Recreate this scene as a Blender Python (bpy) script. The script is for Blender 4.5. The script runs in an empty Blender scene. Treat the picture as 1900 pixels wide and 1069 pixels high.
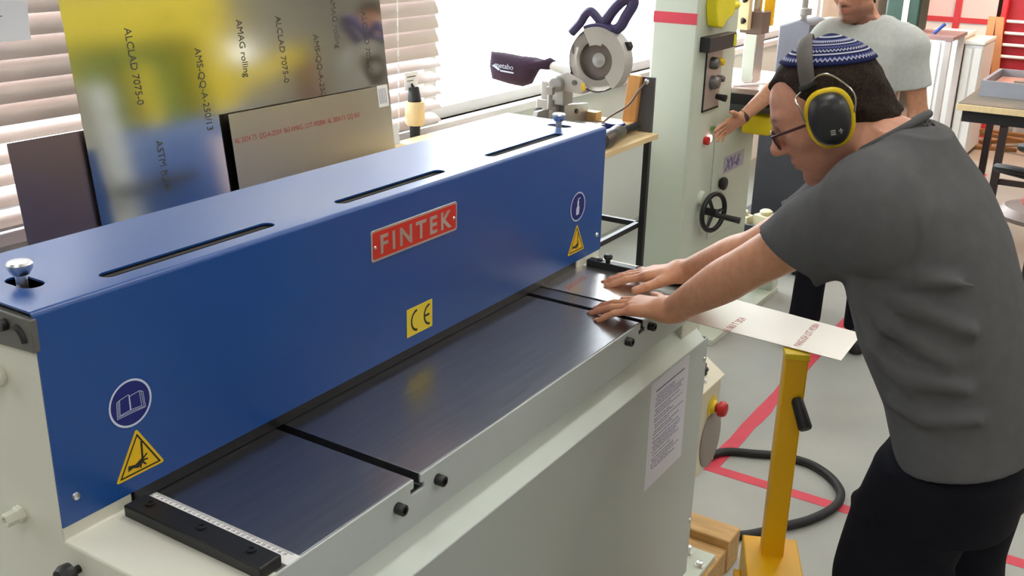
import bpy, bmesh, math, random
import numpy as np
from mathutils import Vector, Matrix

SC = bpy.context.scene
COL = SC.collection
random.seed(7)

# ------------------------------------------------------------------ camera
cam_d = bpy.data.cameras.new('camera')
cam = bpy.data.objects.new('camera', cam_d)
COL.objects.link(cam)
cam_d.sensor_width = 36.0
cam_d.sensor_fit = 'HORIZONTAL'
cam_d.lens = 36.297
cam_d.clip_start = 0.02
cam_d.clip_end = 200
RM = Matrix(((0.5382088718, 0.2754480771, -0.7965297025),
             (-0.8425128088, 0.2009940426, -0.4997735106),
             (0.0224360725, 0.9400690143, 0.3402453101)))
cam.matrix_world = Matrix.Translation((-0.707493, -1.162307, 1.797833)) @ RM.to_4x4()
SC.camera = cam

# ------------------------------------------------------------------ world, light, exposure
SC.view_settings.view_transform = 'Standard'
SC.view_settings.look = 'None'
SC.view_settings.gamma = 1.0
SC.view_settings.use_curve_mapping = False
SC.view_settings.exposure = 0.68
SC.cycles.use_denoising = True
SC.cycles.max_bounces = 8
SC.cycles.sample_clamp_indirect = 6.0
W = bpy.data.worlds.new('sky')
SC.world = W
W.use_nodes = True
wn = W.node_tree.nodes
bgn = wn['Background']
bgn.inputs[0].default_value = (0.93, 0.96, 1.0, 1)
bgn.inputs[1].default_value = 7.5

LAMP = 9.0      # emission of the ceiling lamps

# ------------------------------------------------------------------ helpers
def lin(c):
    return tuple(((v/255.0)/12.92 if v/255.0 <= 0.04045 else ((v/255.0+0.055)/1.055)**2.4) for v in c)

def mat(name, c, rough=0.5, metal=0.0, var=0.0, scale=8.0, bump=0.0, bscale=60.0, stretch=None, c2=None,
        spec=0.5, coat=0.0, emit=0.0, alpha_t=0.0, rvar=0.0, detail=4.0):
    """procedural principled material: colour with noise variation, fine relief"""
    m = bpy.data.materials.new(name)
    m.use_nodes = True
    nt = m.node_tree
    b = nt.nodes['Principled BSDF']
    rgb = lin(c)
    b.inputs['Roughness'].default_value = rough
    b.inputs['Metallic'].default_value = metal
    b.inputs['Specular IOR Level'].default_value = spec
    b.inputs['Coat Weight'].default_value = coat
    b.inputs['Coat Roughness'].default_value = 0.1
    tc = nt.nodes.new('ShaderNodeTexCoord')
    mp = nt.nodes.new('ShaderNodeMapping')
    nt.links.new(tc.outputs['Object'], mp.inputs[0])
    if stretch:
        mp.inputs['Scale'].default_value = stretch
    nz = nt.nodes.new('ShaderNodeTexNoise')
    nz.inputs['Scale'].default_value = scale
    nz.inputs['Detail'].default_value = detail
    nt.links.new(mp.outputs[0], nz.inputs['Vector'])
    rgb2 = lin(c2) if c2 else tuple(max(0.0, v*(1-var)) for v in rgb)
    rp = nt.nodes.new('ShaderNodeValToRGB')
    rp.color_ramp.elements[0].position = 0.3
    rp.color_ramp.elements[1].position = 0.7
    rp.color_ramp.elements[0].color = (*rgb2, 1)
    rp.color_ramp.elements[1].color = (*rgb, 1)
    nt.links.new(nz.outputs['Fac'], rp.inputs[0])
    nt.links.new(rp.outputs[0], b.inputs['Base Color'])
    if rvar > 0:
        mr = nt.nodes.new('ShaderNodeMapRange')
        mr.inputs['To Min'].default_value = max(0.02, rough-rvar)
        mr.inputs['To Max'].default_value = rough+rvar
        nt.links.new(nz.outputs['Fac'], mr.inputs[0])
        nt.links.new(mr.outputs[0], b.inputs['Roughness'])
    if bump > 0:
        n2 = nt.nodes.new('ShaderNodeTexNoise')
        n2.inputs['Scale'].default_value = bscale
        n2.inputs['Detail'].default_value = 3
        nt.links.new(mp.outputs[0], n2.inputs['Vector'])
        bp = nt.nodes.new('ShaderNodeBump')
        bp.inputs['Strength'].default_value = bump
        bp.inputs['Distance'].default_value = 0.002
        nt.links.new(n2.outputs['Fac'], bp.inputs['Height'])
        nt.links.new(bp.outputs[0], b.inputs['Normal'])
    if emit > 0:
        b.inputs['Emission Color'].default_value = (*rgb, 1)
        b.inputs['Emission Strength'].default_value = emit
    if alpha_t > 0:
        b.inputs['Transmission Weight'].default_value = alpha_t
    return m

class G:
    """collects shapes, then builds ONE mesh object"""
    def __init__(s):
        s.v = []; s.f = []; s.mi = []; s.m = 0
    def add(s, vs, fs):
        o = len(s.v)
        s.v += [tuple(p) for p in vs]
        s.f += [tuple(o+i for i in f) for f in fs]
        s.mi += [s.m]*len(fs)
        return s
    def box(s, x0, x1, y0, y1, z0, z1, M=None):
        vs = [Vector((x, y, z)) for z in (z0, z1) for y in (y0, y1) for x in (x0, x1)]
        if M is not None: vs = [M @ p for p in vs]
        return s.add(vs, [(0, 2, 3, 1), (4, 5, 7, 6), (0, 1, 5, 4), (2, 6, 7, 3), (0, 4, 6, 2), (1, 3, 7, 5)])
    def prism(s, poly, axis, a, b, M=None):
        """polygon extruded along an axis; poly in the two other axes in cyclic order"""
        n = len(poly)
        def p3(p, t):
            if axis == 'x': q = (t, p[0], p[1])
            elif axis == 'y': q = (p[0], t, p[1])
            else: q = (p[0], p[1], t)
            q = Vector(q)
            return M @ q if M is not None else q
        vs = [p3(p, a) for p in poly]+[p3(p, b) for p in poly]
        fs = [tuple(range(n-1, -1, -1)), tuple(range(n, 2*n))]
        fs += [(i, (i+1) % n, n+(i+1) % n, n+i) for i in range(n)]
        return s.add(vs, fs)
    def cyl(s, a, b, r0, r1=None, n=20, cap=True):
        r1 = r0 if r1 is None else r1
        a = Vector(a); b = Vector(b)
        d = (b-a).normalized()
        u = d.orthogonal().normalized(); w = d.cross(u)
        vs = [a+(u*math.cos(t)+w*math.sin(t))*r0 for t in [2*math.pi*i/n for i in range(n)]]
        vs += [b+(u*math.cos(t)+w*math.sin(t))*r1 for t in [2*math.pi*i/n for i in range(n)]]
        fs = [(i, (i+1) % n, n+(i+1) % n, n+i) for i in range(n)]
        if cap: fs += [tuple(range(n-1, -1, -1)), tuple(range(n, 2*n))]
        return s.add(vs, fs)
    def lathe(s, prof, o=(0, 0, 0), d=(0, 0, 1), n=24, sx=1.0, sy=1.0):
        """prof: list of (radius, height) along direction d from o"""
        o = Vector(o); d = Vector(d).normalized()
        u = Vector((1, 0, 0)) if abs(d.x) < 0.9 else Vector((0, 1, 0))
        u = (u-d*u.dot(d)).normalized(); w = d.cross(u)
        vs = []
        for r, h in prof:
            for i in range(n):
                t = 2*math.pi*i/n
                vs.append(o+d*h+u*(math.cos(t)*r*sx)+w*(math.sin(t)*r*sy))
        fs = []
        for k in range(len(prof)-1):
            for i in range(n):
                fs.append((k*n+i, k*n+(i+1) % n, (k+1)*n+(i+1) % n, (k+1)*n+i))
        fs.append(tuple(range(n-1, -1, -1)))
        fs.append(tuple((len(prof)-1)*n+i for i in range(n)))
        return s.add(vs, fs)
    def tube(s, pts, r, n=10, closed=False, sub=0, flat=1.0, nrm=None):
        pts = [Vector(p) for p in pts]
        if sub: pts = smooth_path(pts, sub, closed)
        rs = r if isinstance(r, (list, tuple)) else None
        L = len(pts)
        vs = []
        ref = Vector(nrm) if nrm else None
        pu = None
        for i, p in enumerate(pts):
            a = pts[(i-1) % L] if (closed or i > 0) else p
            c = pts[(i+1) % L] if (closed or i < L-1) else p
            d = (c-a).normalized()
            if ref is not None:
                u = (ref-d*ref.dot(d)).normalized()
            elif pu is None:
                u = d.orthogonal().normalized()
            else:
                u = (pu-d*pu.dot(d)).normalized()
            pu = u
            w = d.cross(u)
            if rs:
                q = i*(len(rs)-1)/(L-1); k = min(int(q), len(rs)-2); rr = rs[k]+(rs[k+1]-rs[k])*(q-k)
            else: rr = r
            for j in range(n):
                t = 2*math.pi*j/n
                vs.append(p+u*(math.cos(t)*rr*flat)+w*(math.sin(t)*rr))
        fs = []
        for i in range(L if closed else L-1):
            for j in range(n):
                a, b = i*n, ((i+1) % L)*n
                fs.append((a+j, a+(j+1) % n, b+(j+1) % n, b+j))
        if not closed:
            fs += [tuple(range(n-1, -1, -1)), tuple((L-1)*n+j for j in range(n))]
        return s.add(vs, fs)
    def ell(s, c, r, n=16, M=None):
        vs = []; m = n//2
        c = Vector(c)
        for i in range(m+1):
            ph = math.pi*i/m
            for j in range(n):
                t = 2*math.pi*j/n
                q = Vector((r[0]*math.sin(ph)*math.cos(t), r[1]*math.sin(ph)*math.sin(t), r[2]*math.cos(ph)))
                if M is not None: q = M @ q
                vs.append(c+q)
        fs = [(i*n+j, (i+1)*n+j, (i+1)*n+(j+1) % n, i*n+(j+1) % n) for i in range(m) for j in range(n)]
        return s.add(vs, fs)
    def sheet(s, poly, thick, M):
        """flat polygon (local xy), thickness along local -z"""
        return s.prism(poly, 'z', -thick, 0, M)
    def build(s, name, mats, parent=None, bevel=0.0, seg=2, smooth=35, keep=False):
        me = bpy.data.meshes.new(name)
        me.from_pydata([tuple(p) for p in s.v], [], s.f)
        bm = bmesh.new(); bm.from_mesh(me)
        if not keep: bmesh.ops.remove_doubles(bm, verts=bm.verts, dist=1e-6)
        bmesh.ops.recalc_face_normals(bm, faces=bm.faces)
        bm.to_mesh(me); bm.free()
        if not isinstance(mats, (list, tuple)): mats = [mats]
        for m in mats: me.materials.append(m)
        if len(mats) > 1 and len(me.polygons) == len(s.mi):
            me.polygons.foreach_set('material_index', s.mi)
        me.update()
        if smooth:
            me.shade_smooth(); me.set_sharp_from_angle(angle=math.radians(smooth))
        o = bpy.data.objects.new(name, me)
        COL.objects.link(o)
        if bevel > 0:
            md = o.modifiers.new('bevel', 'BEVEL')
            md.width = bevel; md.segments = seg; md.limit_method = 'ANGLE'; md.angle_limit = math.radians(40)
            md.harden_normals = False
        if parent is not None: put(o, parent)
        return o

def put(o, parent):
    """parent while keeping world position (parents are only translated empties or unmoved meshes)"""
    o.parent = parent
    off = Vector((0, 0, 0)); q = parent
    while q is not None:
        off += q.location; q = q.parent
    o.location = o.location-off

def smooth_path(pts, sub, closed=False):
    out = []; L = len(pts)
    rng = range(L if closed else L-1)
    for i in rng:
        p0 = pts[(i-1) % L] if (closed or i > 0) else pts[i]
        p1 = pts[i]; p2 = pts[(i+1) % L]
        p3 = pts[(i+2) % L] if (closed or i < L-2) else p2
        for k in range(sub):
            t = k/sub
            out.append(0.5*((2*p1)+(p2-p0)*t+(2*p0-5*p1+4*p2-p3)*t*t+(3*p1-p0-3*p2+p3)*t**3))
    if not closed: out.append(pts[-1])
    return out

def thing(name, label, cat, loc=(0, 0, 0), group=None):
    o = bpy.data.objects.new(name, None)
    o.empty_display_size = 0.05
    COL.objects.link(o)
    o.location = loc
    return tag(o, label, cat, group)

def tag(o, label, cat=None, group=None, kind=None):
    if label: o['label'] = label
    if cat: o['category'] = cat
    if group: o['group'] = group
    if kind: o['kind'] = kind
    return o

def struct(o):
    o['kind'] = 'structure'
    return o

def cut(o, cutters):
    """subtract cutter objects, bake, remove the cutters"""
    for c in cutters:
        md = o.modifiers.new('cut', 'BOOLEAN'); md.operation = 'DIFFERENCE'; md.object = c; md.solver = 'EXACT'
    dg = bpy.context.evaluated_depsgraph_get()
    dg.update()
    me = bpy.data.meshes.new_from_object(o.evaluated_get(dg))
    old = o.data
    o.modifiers.clear()
    o.data = me
    me.name = old.name+'_m'
    for c in cutters: bpy.data.objects.remove(c, do_unlink=True)
    me.shade_smooth(); me.set_sharp_from_angle(angle=math.radians(35))
    return o

def rrect(w, h, r, n=4, cx=0, cy=0):
    out = []
    for (sx, sy, a0) in ((1, 1, 0), (-1, 1, 90), (-1, -1, 180), (1, -1, 270)):
        for i in range(n+1):
            a = math.radians(a0+90*i/n)
            out.append((cx+sx*(w/2-r)+r*math.cos(a), cy+sy*(h/2-r)+r*math.sin(a)))
    return out

def frame(o, ux, uy):
    """matrix with local x along ux, local y along uy, origin o"""
    ux = Vector(ux).normalized(); uy = Vector(uy)
    uy = (uy-ux*uy.dot(ux)).normalized(); uz = ux.cross(uy)
    M = Matrix((ux, uy, uz)).transposed().to_4x4()
    M.translation = Vector(o)
    return M

def text(name, s, size, M, material, parent=None, depth=0.0004, align='LEFT', xs=1.0, bold=0.0, shear=0.0, spacing=1.0):
    cu = bpy.data.curves.new(name, 'FONT')
    cu.body = s; cu.size = size; cu.extrude = depth; cu.align_x = align
    cu.offset = bold; cu.shear = shear; cu.space_character = spacing
    cu.resolution_u = 3
    ob = bpy.data.objects.new(name, cu)
    COL.objects.link(ob)
    dg = bpy.context.evaluated_depsgraph_get(); dg.update()
    me = bpy.data.meshes.new_from_object(ob.evaluated_get(dg))
    bpy.data.objects.remove(ob, do_unlink=True)
    bpy.data.curves.remove(cu)
    me.transform(M @ Matrix.Diagonal((xs, 1, 1, 1)))
    me.materials.clear(); me.materials.append(material)
    o = bpy.data.objects.new(name, me)
    COL.objects.link(o)
    if parent is not None: put(o, parent)
    return o
# ------------------------------------------------------------------ materials
M = {}
M['blue'] = mat('blue_paint', (12, 74, 150), 0.36, var=0.08, scale=3, bump=0.10, bscale=500, coat=0.4, rvar=0.05)
M['blue'].node_tree.nodes['Principled BSDF'].inputs['Coat Roughness'].default_value = 0.26
M['cream'] = mat('pale_green_paint', (224, 224, 210), 0.45, var=0.05, scale=4, bump=0.05, bscale=300)
M['saw'] = mat('bandsaw_paint', (204, 212, 196), 0.45, var=0.06, scale=3, bump=0.05, bscale=300)
M['panel'] = mat('panel_grey', (186, 194, 192), 0.42, var=0.06, scale=2, bump=0.03, bscale=200)
M['apron'] = mat('apron_grey', (198, 206, 206), 0.5, var=0.05, scale=5, bump=0.04, bscale=120)
M['steel'] = mat('ground_steel', (160, 161, 165), 0.29, metal=1, var=0.12, scale=6, stretch=(1, 14, 1), rvar=0.03)
M['alu'] = mat('bare_aluminium', (214, 212, 208), 0.22, metal=1, var=0.06, scale=5, bump=0.02, bscale=40, rvar=0.06)
M['mirror'] = mat('clad_mirror', (206, 206, 198), 0.10, metal=1, var=0.05, scale=2, bump=0.05, bscale=3.0, rvar=0.04)
M['plain_alu'] = mat('mill_aluminium', (208, 200, 184), 0.30, metal=1, var=0.05, scale=3, rvar=0.03)
M['chrome'] = mat('bright_metal', (222, 222, 222), 0.32, metal=1, var=0.05, scale=20)
M['iron'] = mat('grey_iron', (120, 118, 115), 0.45, metal=0.7, var=0.15, scale=12, bump=0.05)
M['black'] = mat('black_oxide', (30, 31, 33), 0.42, var=0.2, scale=20, bump=0.05, bscale=150)
M['rubber'] = mat('black_rubber', (24, 24, 26), 0.55, var=0.2, scale=20)
M['dark'] = mat('dark_void', (14, 14, 16), 0.8)
M['white'] = mat('white_plastic', (232, 232, 228), 0.45, var=0.03)
M['paper'] = mat('paper', (222, 224, 238), 0.8, var=0.03, scale=3)
M['paperw'] = mat('white_paper', (240, 240, 240), 0.8, var=0.03, scale=3)
M['red'] = mat('plate_red', (214, 48, 34), 0.35, var=0.06)
M['redplastic'] = mat('red_plastic', (196, 30, 32), 0.3, var=0.06)
M['redtape'] = mat('red_tape', (214, 66, 84), 0.55, var=0.14, scale=9, bump=0.1, bscale=60)
M['yellow'] = mat('yellow_paint', (250, 190, 10), 0.4, var=0.08, scale=6, bump=0.05, bscale=200)
M['signyellow'] = mat('sign_yellow', (240, 196, 14), 0.4, var=0.03)
M['ceyellow'] = mat('sticker_yellow', (240, 214, 60), 0.45, var=0.03)
M['ink'] = mat('black_ink', (38, 34, 30), 0.6)
M['navy'] = mat('sticker_navy', (20, 34, 120), 0.4, var=0.04)
M['stickerwhite'] = mat('sticker_white', (205, 215, 238), 0.45)
M['redink'] = mat('red_ink', (168, 44, 48), 0.6, var=0.3, scale=120, c2=(196, 96, 96))
M['greyink'] = mat('grey_ink', (74, 74, 66), 0.6, var=0.2, scale=80)
M['blueink'] = mat('blue_ink', (120, 124, 160), 0.7)
M['wood'] = mat('pine_wood', (206, 164, 104), 0.6, var=0.25, scale=4, stretch=(22, 2, 22), bump=0.1, bscale=20)
M['ply'] = mat('plywood', (226, 200, 152), 0.55, var=0.12, scale=4, stretch=(2, 14, 2), bump=0.05)
M['darkwood'] = mat('end_grain', (150, 104, 56), 0.7, var=0.3, scale=14, stretch=(6, 1, 20))
M['blind'] = mat('blind_slat', (176, 160, 152), 0.42, metal=0.4, var=0.10, scale=3)
M['wall'] = mat('plaster', (214, 212, 204), 0.8, var=0.05, scale=3, bump=0.06, bscale=80)
M['alframe'] = mat('window_alu', (216, 212, 212), 0.5, metal=0.1, var=0.05)

# ------------------------------------------------------------------ room
fm = mat('concrete_floor', (172, 172, 164), 0.5, var=0.16, scale=1.6, c2=(146, 147, 141), bump=0.06, bscale=40, detail=8, rvar=0.1)
g = G(); g.box(-4, 12, -8, 1.8, -0.1, 0)
struct(g.build('floor', fm))
g = G(); g.box(-4, 12, -8, 1.8, 3.6, 3.7)
struct(g.build('ceiling', mat('ceiling_white', (222, 220, 214), 0.9, var=0.05)))
YW = 1.55          # inner face of the window wall
SILL = 0.93
g = G()
g.box(-4, 12, YW, YW+0.2, 0, SILL)
g.box(-4, 12, YW, YW+0.2, 2.75, 3.6)
g.box(-4, -1.2, YW, YW+0.2, SILL, 2.75)
g.box(8.6, 12, YW, YW+0.2, SILL, 2.75)
struct(g.build('wall_back', M['wall']))
g = G(); g.box(12, 12.2, -8, 1.8, 0, 3.6); struct(g.build('wall_right', M['wall']))
g = G(); g.box(-4.2, -4, -8, 1.8, 0, 3.6); struct(g.build('wall_left', M['wall']))
g = G(); g.box(-4, 12, -8.2, -8, 0, 3.6); struct(g.build('wall_front', M['wall']))
# aluminium window frames: one long ribbon of windows
def window(n, x0, x1):
    g = G()
    g.box(x0, x1, YW+0.03, YW+0.11, SILL, SILL+0.05)
    g.box(x0, x1, YW+0.03, YW+0.11, 2.69, 2.75)
    g.box(x0, x0+0.045, YW+0.03, YW+0.11, SILL+0.05, 2.69)
    g.box(x1-0.045, x1, YW+0.03, YW+0.11, SILL+0.05, 2.69)
    o = struct(g.build('window_%d' % n, M['alframe'], bevel=0.003))
    g = G(); g.box(x0+0.04, x1-0.04, YW+0.066, YW+0.072, SILL+0.04, 2.70)
    gm = bpy.data.materials.get('window_glass')
    if gm is None:
        gm = bpy.data.materials.new('window_glass'); gm.use_nodes = True
        nt = gm.node_tree; nt.nodes.clear()
        out = nt.nodes.new('ShaderNodeOutputMaterial'); mx = nt.nodes.new('ShaderNodeMixShader')
        tr = nt.nodes.new('ShaderNodeBsdfTransparent'); gl = nt.nodes.new('ShaderNodeBsdfGlossy')
        tr.inputs[0].default_value = (0.93, 0.95, 0.95, 1); gl.inputs['Roughness'].default_value = 0.02
        mx.inputs[0].default_value = 0.06
        nt.links.new(tr.outputs[0], mx.inputs[1]); nt.links.new(gl.outputs[0], mx.inputs[2])
        nt.links.new(mx.outputs[0], out.inputs[0])
    g.build('pane', gm, o)
    return o
window(1, -1.2, 2.95)
window(2, 2.95, 5.9)
window(3, 5.9, 8.6)
g = G()
g.box(-1.3, 8.7, YW-0.05, YW+0.03, SILL-0.04, SILL)
struct(g.build('trim_1', mat('sill_alu', (220, 212, 210), 0.45, metal=0.0, var=0.05), bevel=0.004))

# ceiling lamps: real fluorescent fittings
lm = bpy.data.materials.new('lamp_tube'); lm.use_nodes = True
lb = lm.node_tree.nodes['Principled BSDF']
lb.inputs['Emission Color'].default_value = (1.0, 0.97, 0.92, 1); lb.inputs['Emission Strength'].default_value = LAMP
lm_white = mat('lamp_body', (235, 235, 232), 0.5)
LAMPS = [(x, y) for x in (-1.6, 1.2, 4.0, 6.8) for y in (-5.2, -2.6, -0.4)]
for i, (x, y) in enumerate(LAMPS):
    lb_ = 'white ceiling lamp %s, %s' % (('above the near end of the room', 'above the shear', 'above the bandsaw', 'above the far tables')[i//3], ('by the front wall', 'over the middle aisle', 'in the row nearest the windows')[i % 3])
    t = thing('ceiling_lamp', lb_, 'lamp', (x, y, 3.3), 'fluorescent ceiling lamps')
    g = G(); g.box(x-0.75, x+0.75, y-0.14, y+0.14, 3.32, 3.38); g.cyl((x-.5, y, 3.38), (x-.5, y, 3.6), .008, n=6); g.cyl((x+.5, y, 3.38), (x+.5, y, 3.6), .008, n=6)
    g.build('lamp_body', lm_white, t)
    g = G(); g.box(x-0.72, x+0.72, y-0.12, y+0.12, 3.295, 3.32); g.build('diffuser', lm, t)

# ------------------------------------------------------------------ guillotine shear
CB = 0.99; CT = 1.308; LN = 1.568; ZT = 0.9676
sh = thing('guillotine_shear', 'long blue and pale grey sheet metal guillotine shear the man leans over', 'machine', (0.78, 0.1, 0.09))
# cover: bent sheet, front and top, with three slots and two round ended holes
prof = [(0, CB)]
for i in range(7):
    a = math.radians(180-90*i/6); prof.append((0.008+0.008*math.cos(a), CT-0.008+0.008*math.sin(a)))
prof += [(0.254, CT), (0.254, 1.20), (0.251, 1.20), (0.251, CT-0.003)]
for i in range(7):
    a = math.radians(90+90*i/6); prof.append((0.008+0.005*math.cos(a), CT-0.008+0.005*math.sin(a)))
prof += [(0.003, CB)]
g = G(); g.prism(prof, 'x', 0, LN)
cover = g.build('cover', M['blue'], None)
cuts = []
def slotcut(cx, cy, lx, ly):
    r = min(lx, ly)/2*0.98
    g = G(); g.prism(rrect(lx, ly, r, 6, cx, cy), 'z', CT-0.02, CT+0.02)
    return g.build('cutter', M['dark'])
for a, b in ((0.138, 0.470), (0.629, 0.946), (1.109, 1.421)):
    cuts.append(slotcut((a+b)/2, 0.048, b-a, 0.027))
cuts.append(slotcut(0.064, 0.112, 0.034, 0.064))
cuts.append(slotcut(1.504, 0.098, 0.034, 0.064))
cut(cover, cuts)
put(cover, sh)
# dark beam and rollers seen through the slots
g = G(); g.box(0.02, LN-0.02, 0.012, 0.24, 1.02, CT-0.03); g.build('blade_beam', M['dark'], sh)
for a, b in ((0.138, 0.470), (0.629, 0.946), (1.109, 1.421)):
    g = G(); g.box(a-.01, b+.01, 0.054, 0.070, CT-0.014, CT-0.006); g.build('slot_strip', M['iron'], cover)
for cx, cy in ((0.060, 0.112), (1.500, 0.098)):
    g = G(); g.lathe([(0.008, -0.03), (0.008, 0.012), (0.0115, 0.013), (0.017, 0.022), (0.0175, 0.028), (0.015, 0.031), (0.010, 0.032)], (cx, cy, CT), n=20)
    g.build('adjusting_screw', M['chrome'], sh)
# end bracket at the near top corner
g = G(); g.prism([(-0.002, 1.300), (0.10, 1.300), (0.10, 1.247), (-0.002, 1.254)], 'x', -0.006, 0.004)
br = g.build('end_bracket', mat('bracket_grey', (112, 112, 108), 0.5, metal=0.3, var=0.1), sh, bevel=0.002)
g = G(); g.tube([(-0.0065, 0.030, 1.284), (-0.0068, 0.022, 1.281), (-0.0068, 0.016, 1.274), (-0.0066, 0.014, 1.266)], 0.005, 8, sub=4); g.cyl((-0.0068, 0.052, 1.283), (-0.016, 0.052, 1.283), .008); g.cyl((-0.0068, 0.085, 1.275), (-0.012, 0.085, 1.275), .006)
g.build('bracket_slot', M['black'], br)
# side frames
for k, (x0, x1) in enumerate(((0.0, 0.115), (LN-0.115, LN))):
    g = G(); g.prism([(-0.29, 0.10), (-0.29, ZT), (0.003, ZT), (0.003, 1.252), (0.30, 1.252), (0.55, 0.95), (0.55, 0.10)], 'x', x0, x1)
    sf = g.build('side_frame', M['cream'], sh, bevel=0.003)
    if k == 0:
        for (yy, zz, rr) in ((0.097, 0.980, 0.011), (0.094, 1.198, 0.012)):
            g = G(); g.lathe([(rr*1.25, 0), (rr*1.25, 0.008), (rr, 0.009), (rr, 0.026), (rr*.55, 0.027), (rr*.55, 0.02)], (0, yy, zz), (-1, 0, 0), 6 if zz < 1 else 16)
            g.build('bolt', M['cream'], sf, bevel=0.001)
        g = G(); g.lathe([(0.006, 0), (0.006, 0.012), (0.016, 0.013), (0.017, 0.024), (0.013, 0.032), (0.006, 0.034)], (0, -0.024, 0.935), (-1, 0, 0), 20)
        g.build('knob', M['black'], sf)
# table with two T slots, ground top
SL = ((0.408, 0.427), (1.214, 1.232))
TX0, TX1 = 0.158, 1.452
poly = [(TX0, 0.90), (TX1, 0.90), (TX1, ZT)]
for a, b in reversed(SL):
    poly += [(b, ZT), (b, ZT-0.016), (b+0.008, ZT-0.016), (b+0.008, ZT-0.026), (a-0.008, ZT-0.026), (a-0.008, ZT-0.016), (a, ZT-0.016), (a, ZT)]
poly += [(TX0, ZT)]
g = G(); g.prism([(p[0], p[1]) for p in poly], 'y', -0.286, 0.06)
tb = g.build('table', M['steel'], sh, bevel=0.0008)
# front apron in front of the table, with matching notches
AZ = 0.884
ap = [(0.0, AZ), (LN-0.02, AZ), (LN-0.02, ZT-0.0005)]
for a, b in reversed(SL):
    ap += [(b, ZT-0.0005), (b, ZT-0.016), (b+0.008, ZT-0.016), (b+0.008, ZT-0.026), (a-0.008, ZT-0.026), (a-0.008, ZT-0.016), (a, ZT-0.016), (a, ZT-0.0005)]
ap += [(0.0, ZT-0.0005)]
g = G(); g.prism(ap, 'y', -0.2905, -0.2862)
g.build('apron', M['apron'], sh, bevel=0.0012)
for bx, bz in ((0.366, 0.938), (0.469, 0.939), (1.146, 0.948), (1.258, 0.946)):
    g = G(); g.lathe([(0.0095, 0), (0.0095, 0.014), (0.0085, 0.0155), (0.005, 0.0155), (0.005, 0.010)], (bx, -0.2905, bz), (0, -1, 0), 18)
    g.build('socket_screw', M['black'], sh)
# blade edge strip just under the cover
g = G(); g.box(0.12, LN-0.12, 0.004, 0.05, ZT+0.001, CB+0.03); g.build('blade_guard', M['black'], sh)
# scale inlay and stop bars
g = G(); g.box(0.133, 0.1585, -0.289, 0.05, 0.93, ZT+0.0006); scl = g.build('scale', M['paperw'], sh, bevel=0.0005)
g = G()
for i in range(150):
    y = 0.02-i*0.002
    if y < -0.283: break
    g.box(0.1535 if i % 5 else 0.151, 0.1578, y-0.00022, y+0.00022, ZT+0.0006, ZT+0.0009)
g.build('scale_ticks', M['ink'], scl, smooth=0)['kind'] = 'stuff'
for i in range(1, 30):
    Mx = frame((0.1475, 0.02-i*0.01+0.002, ZT+0.0007), (0, -1, 0), (1, 0, 0))
    text('scale_figure', str(i), 0.0062, Mx, M['ink'], scl, 0.0001, 'CENTER')
    if i % 2 == 0:
        text('scale_figure', str(i//2), 0.0060, frame((0.1385, 0.02-i*0.01+0.002, ZT+0.0007), (0, -1, 0), (1, 0, 0)), M['ink'], scl, 0.0001, 'CENTER')
def stop_bar(x0, x1, y0, y1):
    g = G(); g.box(x0, x1, y0, y1, ZT, ZT+0.019)
    o = g.build('stop_bar', M['black'], sh, bevel=0.0025)
    for yy in (y1-0.03, (y0+y1)/2, y0+0.04):
        g = G(); g.lathe([(0.0075, 0), (0.0075, 0.003), (0.004, 0.003), (0.004, 0.001)], ((x0+x1)/2+.004, yy, ZT+0.019), n=14)
        g.build('cap_screw', M['black'], o)
stop_bar(0.088, 0.128, -0.285, -0.012)
stop_bar(1.480, 1.508, -0.282, -0.008)
g = G(); g.lathe([(0.006, 0), (0.006, 0.006), (0.010, 0.008), (0.012, 0.014), (0.009, 0.020), (0.004, 0.021)], (1.494, -0.062, ZT+0.019), n=16)
g.build('thumb_knob', M['black'], sh)
# ledge and lower front panel
g = G(); g.prism([(-0.255, 0.884), (-0.3136, 0.819), (-0.3136, 0.812), (-0.2, 0.812), (-0.2, 0.884)], 'x', 0.0, LN-0.02)
g.build('ledge', mat('ledge_paint', (226, 236, 228), 0.5, var=0.04), sh)
g = G(); g.box(0.0, LN, -0.3146, -0.3116, 0.13, 0.8205); g.box(LN-0.003, LN, -0.3116, -0.20, 0.13, 0.8205); g.box(0, 0.003, -0.3116, -0.29, 0.13, 0.8205)
fp = g.build('front_panel', M['panel'], sh, bevel=0.0008)
for (bx, bz) in ((1.555, 0.765), (1.555, 0.30), (0.015, 0.765)):
    g = G(); g.lathe([(0.006, 0), (0.0055, 0.003), (0.002, 0.004)], (bx, -0.3146, bz), (0, -1, 0), 12); g.build('panel_screw', M['chrome'], fp)
g = G(); g.box(0.02, LN-0.02, -0.29, 0.5, 0.10, 0.812); g.build('machine_body', M['cream'], sh, bevel=0.004)
# notice taped to the panel
g = G(); g.box(1.240, 1.452, -0.3156, -0.3148, 0.540, 0.816); nt_ = g.build('notice', M['paper'], sh, smooth=0)
g = G(); random.seed(3)
g.box(1.268, 1.425, -0.3161, -0.3156, 0.786, 0.790)
z = 0.774
while z > 0.575:
    x1 = 1.268+random.uniform(0.08, 0.165)
    x = 1.268+random.choice((0, 0, 0.006))
    while x < x1:
        w = random.uniform(0.006, 0.02); g.box(x, min(x+w, x1+.003), -0.3160, -0.3156, z, z+0.0022); x += w+0.003
    z -= random.choice((0.0065, 0.0065, 0.010))
g.build('printed_lines', M['blueink'], nt_, smooth=0)['kind'] = 'stuff'
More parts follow.
